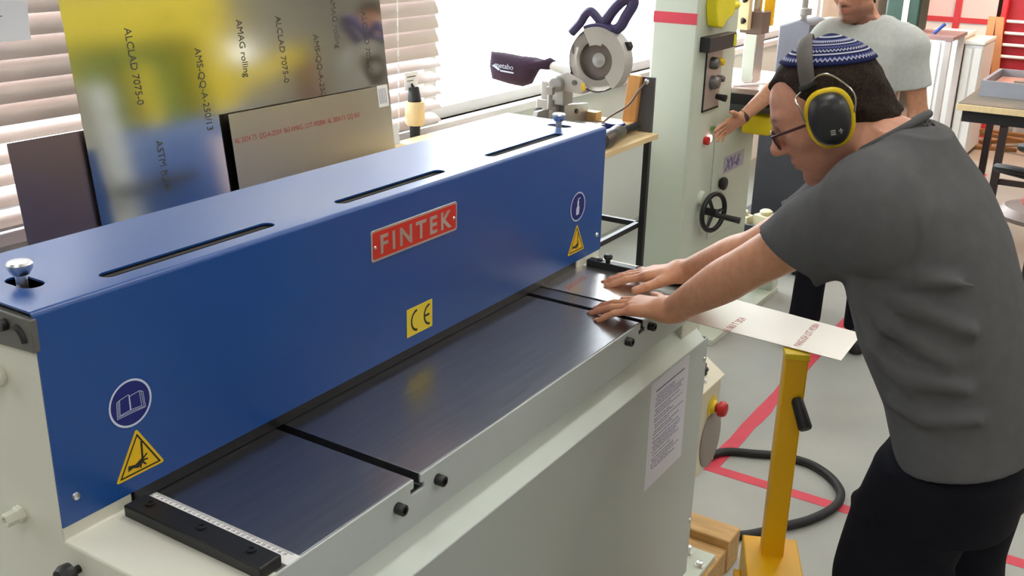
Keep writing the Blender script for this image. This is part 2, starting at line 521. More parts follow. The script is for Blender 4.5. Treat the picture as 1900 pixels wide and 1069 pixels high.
# name plate
px0, px1, pz0, pz1 = 0.661, 0.928, 1.196, 1.256
def on_front(x, z, y=-0.0005): return frame((x, y, z), (1, 0, 0), (0, 0, 1))
g = G(); g.prism(rrect(px1-px0, pz1-pz0, 0.006, 4), 'z', 0, 0.0016, on_front((px0+px1)/2, (pz0+pz1)/2, 0)); npl = g.build('name_plate', M['chrome'], sh, bevel=0.0005)
g = G(); g.prism(rrect(px1-px0-0.009, pz1-pz0-0.009, 0.004, 4), 'z', 0, 0.0019, on_front((px0+px1)/2, (pz0+pz1)/2, 0)); g.build('plate_field', M['red'], npl)
text('plate_lettering', 'FINTEK', 0.049, on_front((px0+px1)/2, pz0+0.0125, -0.0019), M['chrome'], npl, 0.0005, 'CENTER', xs=1.10, bold=0.0012, spacing=1.34)
for xx in (px0+0.011, px1-0.011):
    g = G(); g.lathe([(0.0035, 0), (0.0025, 0.002), (0.001, 0.0024)], (xx, -0.0019, (pz0+pz1)/2-.003), (0, -1, 0), 10); g.build('rivet', M['chrome'], npl)
for xx, zz in ((0.025, 1.029), (1.546, 1.034)):
    g = G(); g.lathe([(0.006, 0), (0.005, 0.003), (0.002, 0.0042)], (xx, 0, zz), (0, -1, 0), 14); g.build('rivet', M['chrome'], cover)
# CE sticker
g = G(); g.prism(rrect(0.082, 0.0585, 0.001, 2), 'z', 0, 0.0006, on_front(0.804, 1.043, 0)); ce = g.build('conformity_sticker', M['ceyellow'], sh, smooth=0)
def arc(g, cx, cz, r, a0, a1, w, y, n=18):
    vs = []
    for i in range(n+1):
        a = math.radians(a0+(a1-a0)*i/n)
        for rr in (r-w/2, r+w/2):
            vs.append((cx+rr*math.cos(a)*0.86, y, cz+rr*math.sin(a)))
    g.add(vs, [(2*i, 2*i+1, 2*i+3, 2*i+2) for i in range(n)])
g = G(); arc(g, 0.795, 1.043, 0.0205, 90, 270, 0.0048, -0.0009); arc(g, 0.836, 1.043, 0.0205, 90, 270, 0.0048, -0.0009)
g.add([(0.820, -0.0009, 1.0408), (0.835, -0.0009, 1.0408), (0.835, -0.0009, 1.0454), (0.820, -0.0009, 1.0454)], [(0, 1, 2, 3)])
g.build('conformity_mark', M['ink'], ce, smooth=0)
# round and triangular stickers
def disc(cx, cz, r, y, n=36): return [(cx+r*math.cos(2*math.pi*i/n), cz+r*math.sin(2*math.pi*i/n)) for i in range(n)]
def flat(g, pts, y): g.add([(p[0], y, p[1]) for p in pts], [tuple(range(len(pts)))])
def line(g, p, q, w, y):
    p = Vector(p); q = Vector(q); d = (q-p).normalized(); n = Vector((-d.y, d.x))*w/2
    flat(g, [p+n, q+n, q-n, p-n], y)
def ring(g, cx, cz, r0, r1, y, n=40):
    vs = []
    for i in range(n):
        a = 2*math.pi*i/n
        vs += [(cx+r0*math.cos(a), y, cz+r0*math.sin(a)), (cx+r1*math.cos(a), y, cz+r1*math.sin(a))]
    g.add(vs, [(2*i, 2*i+1, 2*((i+1) % n)+1, 2*((i+1) % n)) for i in range(n)])
def round_sticker(cx, cz, r, book):
    g = G(); g.prism(disc(cx, cz, r, 0), 'y', -0.0006, 0); o = g.build('round_sticker', M['navy'], sh, smooth=0)
    g = G(); ring(g, cx, cz, r*0.91, r, -0.0008)
    y = -0.0009
    if book:
        s = r/0.036
        P = lambda a, b: (cx+a*s, cz+b*s)
        w = 0.0009*s
        for a, b in (((-.019, -.012), (-.017, .011)), ((-.017, .011), (-.002, .014)), ((-.002, .014), (.000, .011)), ((.000, .011), (.016, .013)), ((.016, .013), (.018, -.011)), ((-.019, -.012), (-.001, -.010)), ((-.001, -.010), (.018, -.011)),
                     ((-.024, -.016), (-.022, .009)), ((.022, .010), (.024, -.015)), ((-.024, -.016), (.000, -.015)), ((.000, -.015), (.024, -.015)), ((.019, .0125), (.0215, -.0125)), ((.022, .010), (.016, .013)), ((-.022, .009), (-.017, .011)), ((-.0215, -.0135), (-.0195, .010)), ((.0, -.0125), (.0225, -.0135)), ((-.0215, -.0135), (0, -.0125))):
            line(g, P(*a), P(*b), w, y)
        line(g, P(-.001, .012), P(-.001, -.010), 0.0022*s, y)
    else:
        s = r/0.036
        flat(g, [(cx+a*s, cz+b*s) for a, b in ((-.007, -.02), (.006, -.02), (.008, -.004), (.004, .004), (.005, .013), (.0, .018), (-.004, .012), (-.003, .003), (-.008, -.004))], y)
        line(g, (cx-.001*s, cz+.018*s), (cx+.010*s, cz+.020*s), 0.003*s, y)
    g.build('sticker_symbol', M['stickerwhite'], o, smooth=0)
def tri(cx, cz, h, w, r=0.0):
    return [(cx-w/2, cz), (cx+w/2, cz), (cx, cz+h)]
def round_poly(pts, r, n=4):
    out = []; L = len(pts)
    for i in range(L):
        p0 = Vector(pts[i-1]); p1 = Vector(pts[i]); p2 = Vector(pts[(i+1) % L])
        a = p1+(p0-p1).normalized()*r; b = p1+(p2-p1).normalized()*r
        for k in range(n+1):
            t = k/n; out.append(tuple(a*(1-t)**2+p1*2*t*(1-t)+b*t*t))
    return out
def warn_sticker(cx, cz, w, h):
    g = G(); g.prism(round_poly(tri(cx, cz, h, w), 0.006), 'y', -0.0006, 0); o = g.build('warning_sticker', M['signyellow'], sh, smooth=0)
    g = G(); y = -0.0009
    c = Vector((cx, cz+h/3))
    t0 = [c+(Vector(p)-c)*0.84 for p in tri(cx, cz, h, w)]; t1 = [c+(Vector(p)-c)*0.74 for p in tri(cx, cz, h, w)]
    for i in range(3):
        j = (i+1) % 3
        flat(g, [t0[i], t0[j], t1[j], t1[i]], y)
    s = w/0.086
    P = lambda a, b: (cx+a*s, cz+h/3+b*s)
    line(g, P(.006, .026), P(.005, -.004), .0034*s, y)
    flat(g, [P(-.021, -.013), P(-.020, -.004), P(-.008, -.0065), P(.003, -.001), P(.0085, -.006), P(.004, -.010), P(-.004, -.0135), P(-.012, -.0105)], y-.0001)
    for a, b in (((.002, -.009), (.000, -.0155)), ((.005, -.008), (.010, -.0135)), ((.006, -.005), (.014, -.006)), ((.004, -.003), (.0135, .003))): line(g, P(*a), P(*b), .0026*s, y-.0002)
    g.build('warning_symbol', M['ink'], o, smooth=0)
round_sticker(0.1275, 1.130, 0.0365, True)
round_sticker(1.437, 1.132, 0.0365, False)
warn_sticker(0.132, 1.0145, 0.0865, 0.073)
warn_sticker(1.438, 1.0145, 0.0835, 0.073)
# control box on the far end
g = G(); g.prism([(-0.305, 0.402), (-0.305, 0.645), (-0.315, 0.66), (-0.235, 0.715), (-0.10, 0.715), (-0.10, 0.402)], 'x', LN, 1.722)
cbx = g.build('control_box', mat('control_cream', (226, 222, 200), 0.45, var=0.04), sh, bevel=0.003)
nrm = Vector((0, -0.055, 0.08)).normalized()
o0 = Vector((1.645, -0.278, 0.6855))
g = G(); g.lathe([(0.013, 0), (0.013, 0.006), (0.009, 0.007), (0.009, 0.018), (0.006, 0.019)], o0, nrm, 16); g.box(1.63, 1.66, -0.284, -0.272, 0.6999, 0.708)
g.build('rotary_switch', M['black'], cbx, bevel=0.001)
g = G(); g.lathe([(0.007, 0), (0.006, 0.007), (0.002, 0.009)], (1.620, -0.295, 0.674), nrm, 12); g.build('pilot_lamp', M['paperw'], cbx)
g = G(); g.lathe([(0.030, 0), (0.030, 0.002), (0.018, 0.003), (0.017, 0.013)], (1.668, -0.305, 0.585), (0, -1, 0), 22); g.build('yellow_collar', M['ceyellow'], cbx)
g = G(); g.lathe([(0.011, 0.012), (0.011, 0.020), (0.021, 0.022), (0.0215, 0.032), (0.017, 0.040), (0.008, 0.043)], (1.668, -0.305, 0.585), (0, -1, 0), 22); es = g.build('emergency_stop', M['redplastic'], cbx)
g = G(); g.lathe([(0.070, 0), (0.070, 0.003), (0.064, 0.005), (0.02, 0.006)], (1.676, -0.305, 0.487), (0, -1, 0), 32, sx=1.0, sy=1.18); g.build('vent_plate', mat('vent_grey', (160, 152, 144), 0.5, metal=0.4, var=0.1), cbx)
# foot bracket with bolts, standing on the beams
g = G(); g.box(1.50, 1.735, -0.335, -0.215, 0.083, 0.098); ft = g.build('foot_plate', M['saw'], sh, bevel=0.002)
for (bx, by, hh) in ((1.70, -0.265, 0.022), (1.66, -0.318, 0.012)):
    g = G(); g.lathe([(0.015, 0), (0.015, 0.002)], (bx, by, 0.098), n=18); g.lathe([(0.010, 0.002), (0.010, hh), (0.008, hh+0.001)], (bx, by, 0.098), n=6)
    g.build('foot_bolt', M['chrome'], ft)
# rear guard
g = G(); g.box(0.02, LN-0.02, 0.56, 0.575, 0.35, 1.16); rg = g.build('rear_guard', M['blue'], sh, bevel=0.003)
# ------------------------------------------------------------------ timber under the shear
g = G(); g.box(1.40, 1.80, -0.345, 0.55, 0.0, 0.083)
tag(g.build('timber_beam', M['wood'], bevel=0.003), 'wide pale timber beam under the foot plate of the shear', 'beam', 'timbers under the shear')
g = G(); g.box(1.802, 1.892, -0.35, 0.55, 0.0, 0.108)
tag(g.build('timber_beam', M['wood'], bevel=0.004), 'taller pine beam at the outer end beside the yellow stand', 'beam', 'timbers under the shear')
g = G(); g.box(0.0, 0.4, -0.345, 0.55, 0.0, 0.10)
tag(g.build('timber_beam', M['wood'], bevel=0.003), 'timber beam under the near end of the shear, behind the grey panel', 'beam', 'timbers under the shear')
# ------------------------------------------------------------------ louvre blind in the near window
bl = thing('louvre_blind', 'half-open metal louvre blind in the near window behind the leaning sheets', 'blind', (0.9, 1.49, 0.95))
LAD = [2.56, 1.95, 1.3, 0.62, -0.1]
base = G(); base.box(-1.15, 2.86, -0.0006, 0.0006, 0, 1)
sl_me = None
z = 0.975; k = 0
while z < 2.55:
    if sl_me is None:
        g = G(); pts = []
        for i in range(7):
            t = -1+2*i/6
            pts.append((t*0.036, 0.007*(1-t*t)))
        prof = pts+[(p[0], p[1]-0.0012) for p in reversed(pts)]
        g.prism(prof, 'x', -1.15, 2.86)
        o = g.build('slat', M['blind']); sl_me = o.data
    else:
        o = bpy.data.objects.new('slat', sl_me); COL.objects.link(o)
    o.location = (0, 1.485, z)
    o.rotation_euler = (math.radians(58 if z > 1.22 else 26), 0, 0)
    put(o, bl)
    z += 0.0575; k += 1
g = G(); g.box(-1.15, 2.86, 1.455, 1.515, 2.57, 2.64); g.build('head_rail', M['alframe'], bl, bevel=0.003)
g = G(); g.box(-1.15, 2.86, 1.468, 1.502, 0.945, 0.96); g.build('bottom_rail', M['alframe'], bl, bevel=0.003)
for x in LAD:
    g = G()
    for zz in np.arange(0.96, 2.56, 0.0575):
        g.box(x-0.004, x+0.004, 1.445, 1.447, zz+0.012, zz+0.040)
    g.box(x-0.001, x+0.001, 1.4445, 1.4465, 0.96, 2.57)
    g.build('ladder_tape', M['paperw'], bl, smooth=0)
# dark transom behind the blind, white drawing hung over it
g = G(); g.box(-1.2, 2.95, YW+0.02, YW+0.10, 1.44, 1.475); g.build('transom', M['iron'], bpy.data.objects['window_1'], bevel=0.003)
g = G()
n = 8
vs = []
for i in range(n+1):
    for j in range(2): vs.append((0.55+0.43*j, 1.425+0.006*math.sin(i*0.8+j), 1.455+0.30*i/n))
g.add(vs, [(2*i, 2*i+1, 2*i+3, 2*i+2) for i in range(n)])
g.add([(v[0], v[1]+0.001, v[2]) for v in vs], [(2*i, 2*i+2, 2*i+3, 2*i+1) for i in range(n)])
dr = tag(g.build('paper_sheet', M['paperw']), 'white paper sheet clipped over the louvre blind at the near window', 'paper')
g = G()
for (x0, x1, zz) in ((0.62, 0.94, 1.72), (0.62, 0.92, 1.60), (0.66, 0.90, 1.52)): g.box(x0, x1, 1.4185, 1.4190, zz, zz+0.003)
g.build('pencil_line', M['blueink'], dr, smooth=0)

# ------------------------------------------------------------------ aluminium sheets leaning on the window wall
TL = math.atan(0.12)
def lean(name, x0, x1, zt, off, mt, th=0.0016):
    """vertical sheet leaning back; local x along the wall, local y up the sheet; origin on the plane at z=1"""
    Mx = frame((0, 1.28-off, 1.0), (1, 0, 0), (0, 0.12, 1))
    c = math.cos(TL)
    g = G(); g.box(x0, x1, -(1.0-0.004)/c, (zt-1.0)/c, -th, 0, Mx)
    return g.build(name, mt, None, smooth=0), Mx, c
big, Mb, cB = lean('aluminium_sheet', 1.018, 2.322, 2.42, 0.0, M['mirror'])
tag(big, 'tall mirror-bright aluminium sheet with vertical grey lettering leaning on the window wall', 'metal sheet', 'aluminium sheets leaning by the window')
def stamp(s, x, zt, parent, Mx, m, size=0.034, off=0.0006, rot=True, sp=1.0, xs=0.92):
    ux = Mx.to_3x3() @ Vector((0, -1, 0)) if rot else Mx.to_3x3() @ Vector((1, 0, 0))
    uy = Mx.to_3x3() @ Vector((1, 0, 0)) if rot else Mx.to_3x3() @ Vector((0, 1, 0))
    o = Mx @ Vector((x, (zt-1.0)/math.cos(TL), off))
    return text('stamped_lettering', s, size, frame(o, ux, uy), m, parent, 0.0001, 'LEFT', spacing=sp, xs=xs)
for s, x, zt in (('ALCLAD 7075-0', 1.205, 1.475), ('ASTM B209', 1.245, 1.155), ('AMS-QQ-A-250/13', 1.44, 1.40), ('B209', 1.43, 1.62), ('AMAG rolling', 1.62, 1.47), ('0.063 INCH', 1.655, 1.17),
                 ('ALCLAD 7075-0', 1.79, 1.47), ('AMS-QQ-A-250/13', 1.955, 1.40), ('B209', 1.955, 1.60), ('AMAG rolling', 2.06, 1.52), ('ALCLAD 7075-0', 2.215, 1.46)):
    stamp(s, x, zt, big, Mb, M['greyink'])
small, Ms, cS = lean('aluminium_sheet', 1.512, 2.292, 1.196, 0.022, M['plain_alu'])
tag(small, 'small matt aluminium sheet with one red printed line, in front of the tall sheet', 'metal sheet', 'aluminium sheets leaning by the window')
stamp('AL 2024 T3  QQ-A-250/4  063 AMAG  LOT 492804  AL 2024 T3  QQ 063', 1.522, 1.104, small, Ms, M['redink'], 0.024, rot=False, sp=1.0, xs=0.80)
dark, Md, cD = lean('dark_sheet', 0.800, 1.25, 1.218, -0.012, mat('dull_sheet', (150, 130, 126), 0.38, metal=1, var=0.1, scale=3))
tag(dark, 'dull dark metal sheet half behind the near edge of the tall sheet', 'metal sheet', 'aluminium sheets leaning by the window')
for i, (x0, x1, z0, z1, off, lab) in enumerate(((2.226, 2.284, 1.121, 1.199, 0.0225, 'upper'), (2.294, 2.350, 0.966, 1.036, 0.0, 'lower'))):
    Mx = frame((0, 1.28-off, 1.0), (1, 0, 0), (0, 0.12, 1))
    g = G(); g.box(x0, x1, (z0-1)/cB, (z1-1)/cB, 0.0002, 0.0008, Mx)
    o = g.build('label', M['paperw'], small if i == 0 else big, smooth=0)
    g = G()
    for k in range(5 if i == 0 else 2): g.box(x0+0.008+0.009*k, x0+0.011+0.009*k, (z0-1)/cB+0.012, (z1-1)/cB-0.012, 0.0008, 0.0011, Mx)
    g.build('label_print', M['blueink'], o, smooth=0)
# a glove-like tool with tan pad and a note hanging by the end of the blind
hk = thing('wooden_mallet', 'tan mallet head on dark handle hanging in front of the blind end', 'mallet', (2.60, 1.40, 0.96))
g = G(); g.lathe([(0.034, 0), (0.040, 0.012), (0.040, 0.085), (0.036, 0.095)], (2.605, 1.40, 0.985), (0, 0, 1), 20); g.build('head', M['ply'], hk)
g = G(); g.cyl((2.605, 1.40, 1.08), (2.61, 1.41, 1.135), 0.028, 0.022, 14); g.cyl((2.605, 1.40, 0.90), (2.605, 1.40, 0.985), 0.020, 0.022, 14); g.cyl((2.61, 1.41, 1.135), (2.61, 1.445, 1.17), 0.006, n=8); g.build('handle', M['rubber'], hk)
g = G(); g.box(2.565, 2.650, 1.418, 1.4195, 1.125, 1.195)
nn = tag(g.build('paper_note', M['paperw'], smooth=0), 'small white paper note clipped to the blind above the hanging mallet', 'paper')
g = G(); g.box(2.578, 2.635, 1.4172, 1.418, 1.175, 1.179); g.box(2.578, 2.62, 1.4172, 1.418, 1.16, 1.163); g.build('handwriting', M['greyink'], nn, smooth=0)
# sill trunking
g = G(); g.prism([(2.55, 0.815), (3.38, 0.815), (3.33, 0.905), (2.55, 0.905)], 'y', 1.475, 1.549)
ct = tag(g.build('cable_trunking', mat('trunk_grey', (188, 178, 182), 0.5, var=0.05), bevel=0.004), 'pale grey cable trunking on the wall below the bright window', 'trunking')
g = G(); g.box(2.62, 3.28, 1.468, 1.476, 0.835, 0.88); g.build('trunking_lid', M['alframe'], ct, bevel=0.002)

# ------------------------------------------------------------------ workbench with mitre saw
wb = thing('workbench', 'pale plywood topped workbench on thin black steel legs behind the shear', 'workbench', (2.85, 0.95, 0))
g = G(); g.box(2.42, 3.237, 0.608, 1.36, 0.928, 0.950); g.build('bench_top', M['ply'], wb, bevel=0.0015)
for (x, y) in ((2.46, 0.66), (3.205, 0.640), (2.46, 1.30), (3.205, 1.30)):
    g = G(); g.box(x-0.0125, x+0.0125, y-0.0125, y+0.0125, 0, 0.928); g.build('leg', M['iron'] if False else M['black'], wb, bevel=0.001)
for (a, b) in (((2.46, 0.66), (3.205, 0.66)), ((3.205, 0.66), (3.205, 1.30)), ((2.46, 0.66), (2.46, 1.30))):
    g = G(); g.box(min(a[0], b[0])-.01, max(a[0], b[0])+.01, min(a[1], b[1])-.01, max(a[1], b[1])+.01, 0.545, 0.567); g.build('cross_rail', M['black'], wb)
sw = thing('mitre_saw', 'grey mitre saw with raised round blade guard on the plywood bench', 'saw', (2.92, 0.9, 0.95))
sgrey = mat('saw_grey', (196, 192, 188), 0.45, metal=0.2, var=0.08, scale=10)
salu = mat('saw_cast_alu', (172, 170, 166), 0.4, metal=0.8, var=0.1, scale=10)
sblue = mat('saw_dark_blue', (70, 62, 104), 0.5, var=0.1)
g = G(); g.box(2.72, 3.14, 0.80, 1.02, 0.95, 0.985); g.cyl((2.93, 0.88, 0.95), (2.93, 0.88, 0.992), 0.155, n=32); g.box(2.89, 2.97, 0.73, 0.80, 0.955, 0.985)
g.build('base', salu, sw, bevel=0.003)
g = G(); g.box(2.92-0.012, 2.92+0.012, 0.70, 0.92, 0.992, 0.9935); g.build('table_insert', M['red'] if False else M['black'], sw)
for x0, x1 in ((2.70, 2.89), (2.955, 3.16)):
    g = G(); g.prism([(x0, 0.985), (x1, 0.985), (x1, 1.055 if x0 > 2.9 else 1.075), (x0 if x0 > 2.9 else x0+0.05, 1.075)], 'y', 0.905, 0.925); f_ = g.build('fence', salu, sw, bevel=0.002)
    g = G(); g.cyl(((x0+x1)/2, 0.904, 1.035), ((x0+x1)/2, 0.90, 1.035), 0.010, n=12); g.build('fence_bolt', M['black'], f_)
g = G(); g.box(2.89, 2.99, 0.925, 1.00, 0.985, 1.10); g.cyl((2.87, 0.905, 1.165), (3.01, 0.905, 1.165), 0.030, n=20); g.box(2.90, 2.98, 0.88, 0.985, 1.08, 1.17)
g.build('pivot_bracket', salu, sw, bevel=0.004)
g = G(); g.cyl((2.845, 0.91, 0.99), (2.845, 0.91, 1.13), 0.010, n=12); g.lathe([(0.014, 0), (0.016, 0.02), (0.016, 0.05), (0.011, 0.06)], (2.845, 0.91, 1.01), n=14); g.box(2.835, 2.855, 0.895, 0.925, 1.13, 1.16); g.build('clamp_rod', salu, sw)
g = G(); g.lathe([(0.008, 0), (0.018, 0.004), (0.018, 0.02), (0.008, 0.024)], (2.83, 0.94, 1.06), (-1, 0.3, 0), 14); g.build('clamp_knob', M['darkwood'] if False else M['rubber'], sw)
BC = (0.742, 1.271)
def yz_disc(r, n=48, a0=0, a1=360): return [(BC[0]+r*math.cos(math.radians(a0+(a1-a0)*i/n)), BC[1]+r*math.sin(math.radians(a0+(a1-a0)*i/n))) for i in range(n+(a1-a0 < 360))]
# toothed blade
pts = []
for i in range(120):
    a = 2*math.pi*i/120; r = 0.104 if i % 2 else 0.100
    pts.append((BC[0]+r*math.cos(a), BC[1]+r*math.sin(a)))
g = G(); g.prism(pts, 'x', 2.929, 2.931); bd = g.build('blade', mat('blade_steel', (150, 140, 136), 0.35, metal=0.9, var=0.1), sw)
g = G(); g.lathe([(0.028, 0), (0.028, 0.005), (0.012, 0.006), (0.012, 0.012), (0.004, 0.013)], (2.928, BC[0], BC[1]), (-1, 0, 0), 24); g.build('arbor_flange', M['chrome'], bd)
# upper guard: thick ring sector with a hub plate, open lower right like the photograph
def ringsec(r0, r1, a0, a1, n=40):
    o = [(BC[0]+r1*math.cos(math.radians(a0+(a1-a0)*i/n)), BC[1]+r1*math.sin(math.radians(a0+(a1-a0)*i/n))) for i in range(n+1)]
    q = [(BC[0]+r0*math.cos(math.radians(a0+(a1-a0)*i/n)), BC[1]+r0*math.sin(math.radians(a0+(a1-a0)*i/n))) for i in range(n, -1, -1)]
    return o+q
g = G(); g.prism(ringsec(0.072, 0.128, 108, 232), 'x', 2.895, 2.965); g.prism(ringsec(0.060, 0.128, 62, 110), 'x', 2.895, 2.965)
g.prism([(0.80, 1.19), (0.865, 1.215), (0.93, 1.19), (0.92, 1.15), (0.86, 1.14), (0.80, 1.135), (0.775, 1.165)], 'x', 2.90, 2.965)
ug = g.build('upper_guard', sgrey, sw, bevel=0.004)
g = G(); g.cyl((2.894, 0.832, 1.178), (2.900, 0.832, 1.178), 0.010, n=14); g.build('guard_screw', M['iron'], ug)
g = G(); g.box(2.8935, 2.896, 0.838, 0.845, 1.29, 1.325); g.build('guard_slot', M['iron'], ug)
g = G(); g.box(2.8985, 2.90, 0.785, 0.800, 1.150, 1.180); g.build('yellow_label', M['signyellow'], ug)
# clear lower guard
gm2 = mat('guard_plastic', (208, 202, 196), 0.3, var=0.05, alpha_t=0.55)
g = G(); g.prism(ringsec(0.076, 0.122, -128, 62), 'x', 2.905, 2.911); g.prism(ringsec(0.118, 0.122, -128, 62), 'x', 2.905, 2.955); g.build('lower_guard', gm2, sw)
g = G(); g.prism(ringsec(0.112, 0.130, 20, 66), 'x', 2.925, 2.97); g.prism([(0.63, 1.30), (0.615, 1.33), (0.625, 1.35), (0.65, 1.345)], 'x', 2.93, 2.965); g.build('guard_lever', M['rubber'], sw, bevel=0.002)
# motor behind the blade
g = G(); g.lathe([(0.05, 0), (0.056, 0.01), (0.056, 0.12), (0.048, 0.15), (0.03, 0.155)], (2.965, 0.76, 1.30), (1, 0, 0), 24); g.build('motor', sblue, sw)
# D handle and carry handle
def loop(pts, r): 
    g = G(); g.tube([(2.93, p[0], p[1]) for p in pts], r, 10, closed=True, sub=5); return g
loop([(0.725, 1.405), (0.700, 1.455), (0.655, 1.500), (0.618, 1.508), (0.612, 1.488), (0.640, 1.440), (0.660, 1.405), (0.69, 1.39)], 0.021).build('trigger_handle', sblue, sw)
g = G(); g.tube([(2.93, p[0], p[1]) for p in ((0.735, 1.405), (0.775, 1.443), (0.795, 1.452), (0.815, 1.436), (0.835, 1.405), (0.872, 1.365))], 0.0175, 10, sub=5); g.build('carry_handle', sblue, sw)
g = G(); g.prism(ringsec(0.120, 0.142, 62, 118, 20), 'x', 2.90, 2.96); g.build('guard_cap', sblue, sw, bevel=0.004)
# dust port and bag
g = G(); g.tube([(2.93, 0.86, 1.205), (2.93, 0.91, 1.222), (2.93, 0.955, 1.232)], [0.026, 0.022, 0.019], 14, sub=4); g.build('dust_port', M['white'], sw)
bagp = [(0.935, 1.250), (0.947, 1.215), (0.990, 1.225), (1.015, 1.205), (1.045, 1.150), (1.09, 1.133), (1.16, 1.137), (1.243, 1.150), (1.256, 1.20), (1.250, 1.262), (1.18, 1.262), (1.10, 1.256), (1.03, 1.256), (0.99, 1.250), (0.965, 1.262)]
bagc = [(sum(p[0] for p in bagp)/len(bagp), sum(p[1] for p in bagp)/len(bagp))]
g = G()
for sgn in (-1, 1):
    ring0 = [(2.93, p[0], p[1]) for p in bagp]
    ring1 = [(2.93+sgn*0.022, bagc[0][0]+(p[0]-bagc[0][0])*0.86, bagc[0][1]+(p[1]-bagc[0][1])*0.80) for p in bagp]
    ring2 = [(2.93+sgn*0.034, bagc[0][0]+(p[0]-bagc[0][0])*0.5, bagc[0][1]+(p[1]-bagc[0][1])*0.5) for p in bagp]
    n = len(bagp); vs = ring0+ring1+ring2+[(2.93+sgn*0.037, bagc[0][0], bagc[0][1])]
    fs = [(k*n+i, k*n+(i+1) % n, (k+1)*n+(i+1) % n, (k+1)*n+i) for k in range(2) for i in range(n)]+[(2*n+i, 2*n+(i+1) % n, 3*n) for i in range(n)]
    g.add(vs, fs)
bag = g.build('dust_bag', mat('bag_cloth', (58, 36, 58), 0.9, var=0.15, scale=20, bump=0.3, bscale=60), sw, smooth=60)
Mx = frame((2.893, 1.208, 1.206), (0, -1, -0.06), (0, 0, 1))
text('bag_lettering', 'metabo', 0.030, Mx, M['stickerwhite'], bag, 0.0006)
g = G(); g.box(0.03, 0.095, -0.014, -0.008, 0, 0.0008, Mx); g.add([Mx @ Vector(p) for p in ((-0.012, 0.004, 0.0008), (0.022, -0.012, 0.0008), (0.03, -0.006, 0.0008), (0.0, 0.010, 0.0008))], [(0, 1, 2, 3)]); g.build('bag_stripe', M['stickerwhite'], bag, smooth=0)
# mains lead of the saw
g = G(); g.tube([(3.10, 0.815, 0.975), (3.16, 0.80, 1.01), (3.19, 0.735, 1.06), (3.195, 0.695, 1.12), (3.215, 0.672, 1.16)], 0.0045, 8, sub=6)
tag(g.build('power_lead', mat('lead_grey', (120, 106, 98), 0.6)), 'thin grey lead rising from the mitre saw to the socket board', 'cable')
# angle grinder lying at the end of the bench
ag = thing('angle_grinder', 'black angle grinder lying on the right front corner of the plywood bench', 'grinder', (2.98, 0.68, 0.95))
g = G(); g.tube([(2.80, 0.645, 0.984), (2.88, 0.66, 0.984), (2.96, 0.675, 0.982)], [0.030, 0.033, 0.026], 16, sub=4); g.build('body', mat('grinder_green_black', (52, 50, 54), 0.45, var=0.2, scale=15), ag)
g = G(); g.cyl((3.04, 0.682, 0.982), (3.175, 0.682, 0.982), 0.016, 0.0175, 14); g.build('side_handle', M['rubber'], ag)
g = G(); g.tube([(2.95, 0.675, 0.982), (3.00, 0.68, 0.985), (3.05, 0.682, 0.982)], [0.026, 0.030, 0.018], 14, sub=3); g.build('gear_head', M['iron'], ag)
g = G(); g.lathe([(0.045, 0), (0.045, 0.003), (0.012, 0.005), (0.012, 0.012)], (2.79, 0.66, 0.99), (-0.5, -0.86, 0.1), 26); g.build('disc', M['chrome'], ag)
# tape, blocks and board behind the saw
tp = thing('tape_roll', 'dark blue tape roll lying beside the mitre saw base', 'tape', (3.10, 0.745, 0.95))
g = G(); g.lathe([(0.022, 0.0), (0.042, 0.0), (0.043, 0.04), (0.042, 0.052), (0.022, 0.052)], (3.095, 0.742, 0.95), n=28); g.build('tape_ring', M['navy'], tp)
g = G(); g.lathe([(0.020, 0.001), (0.024, 0.001), (0.024, 0.051), (0.020, 0.051)], (3.095, 0.742, 0.95), n=24); g.build('core', M['ply'], tp)
for (x0, x1, y0, y1, z0, z1, lab) in ((3.145, 3.232, 0.705, 0.93, 0.95, 0.99, 'orange pine block lying flat behind the blue tape roll'), (3.15, 3.20, 0.86, 0.93, 0.99, 1.02, 'short pine offcut on top of another block behind the tape')):
    g = G(); g.box(x0, x1, y0, y1, z0, z1); tag(g.build('wood_block', M['wood'], bevel=0.002), lab, 'wood block', 'offcuts on the bench')
g = G(); g.prism([(0.765, 0.99), (0.748, 1.185), (0.692, 1.182), (0.706, 0.99)], 'x', 3.205, 3.230)
tag(g.build('pine_board', mat('orange_pine', (222, 160, 92), 0.55, var=0.15, scale=4, stretch=(12, 12, 1)), bevel=0.002), 'upright orange pine board at the right end of the bench beside the bandsaw', 'board')
sb = thing('socket_board', 'dark upright board with a grey socket beside the pine board', 'board', (3.236, 0.70, 0.95))
g = G(); g.box(3.231, 3.245, 0.640, 0.745, 0.95, 1.178); g.build('panel', mat('dark_board', (84, 82, 84), 0.6, var=0.1), sb)
g = G(); g.lathe([(0.012, 0), (0.012, 0.010), (0.007, 0.015)], (3.231, 0.672, 1.160), (-1, 0, 0), 14); g.build('socket', M['chrome'], sb)
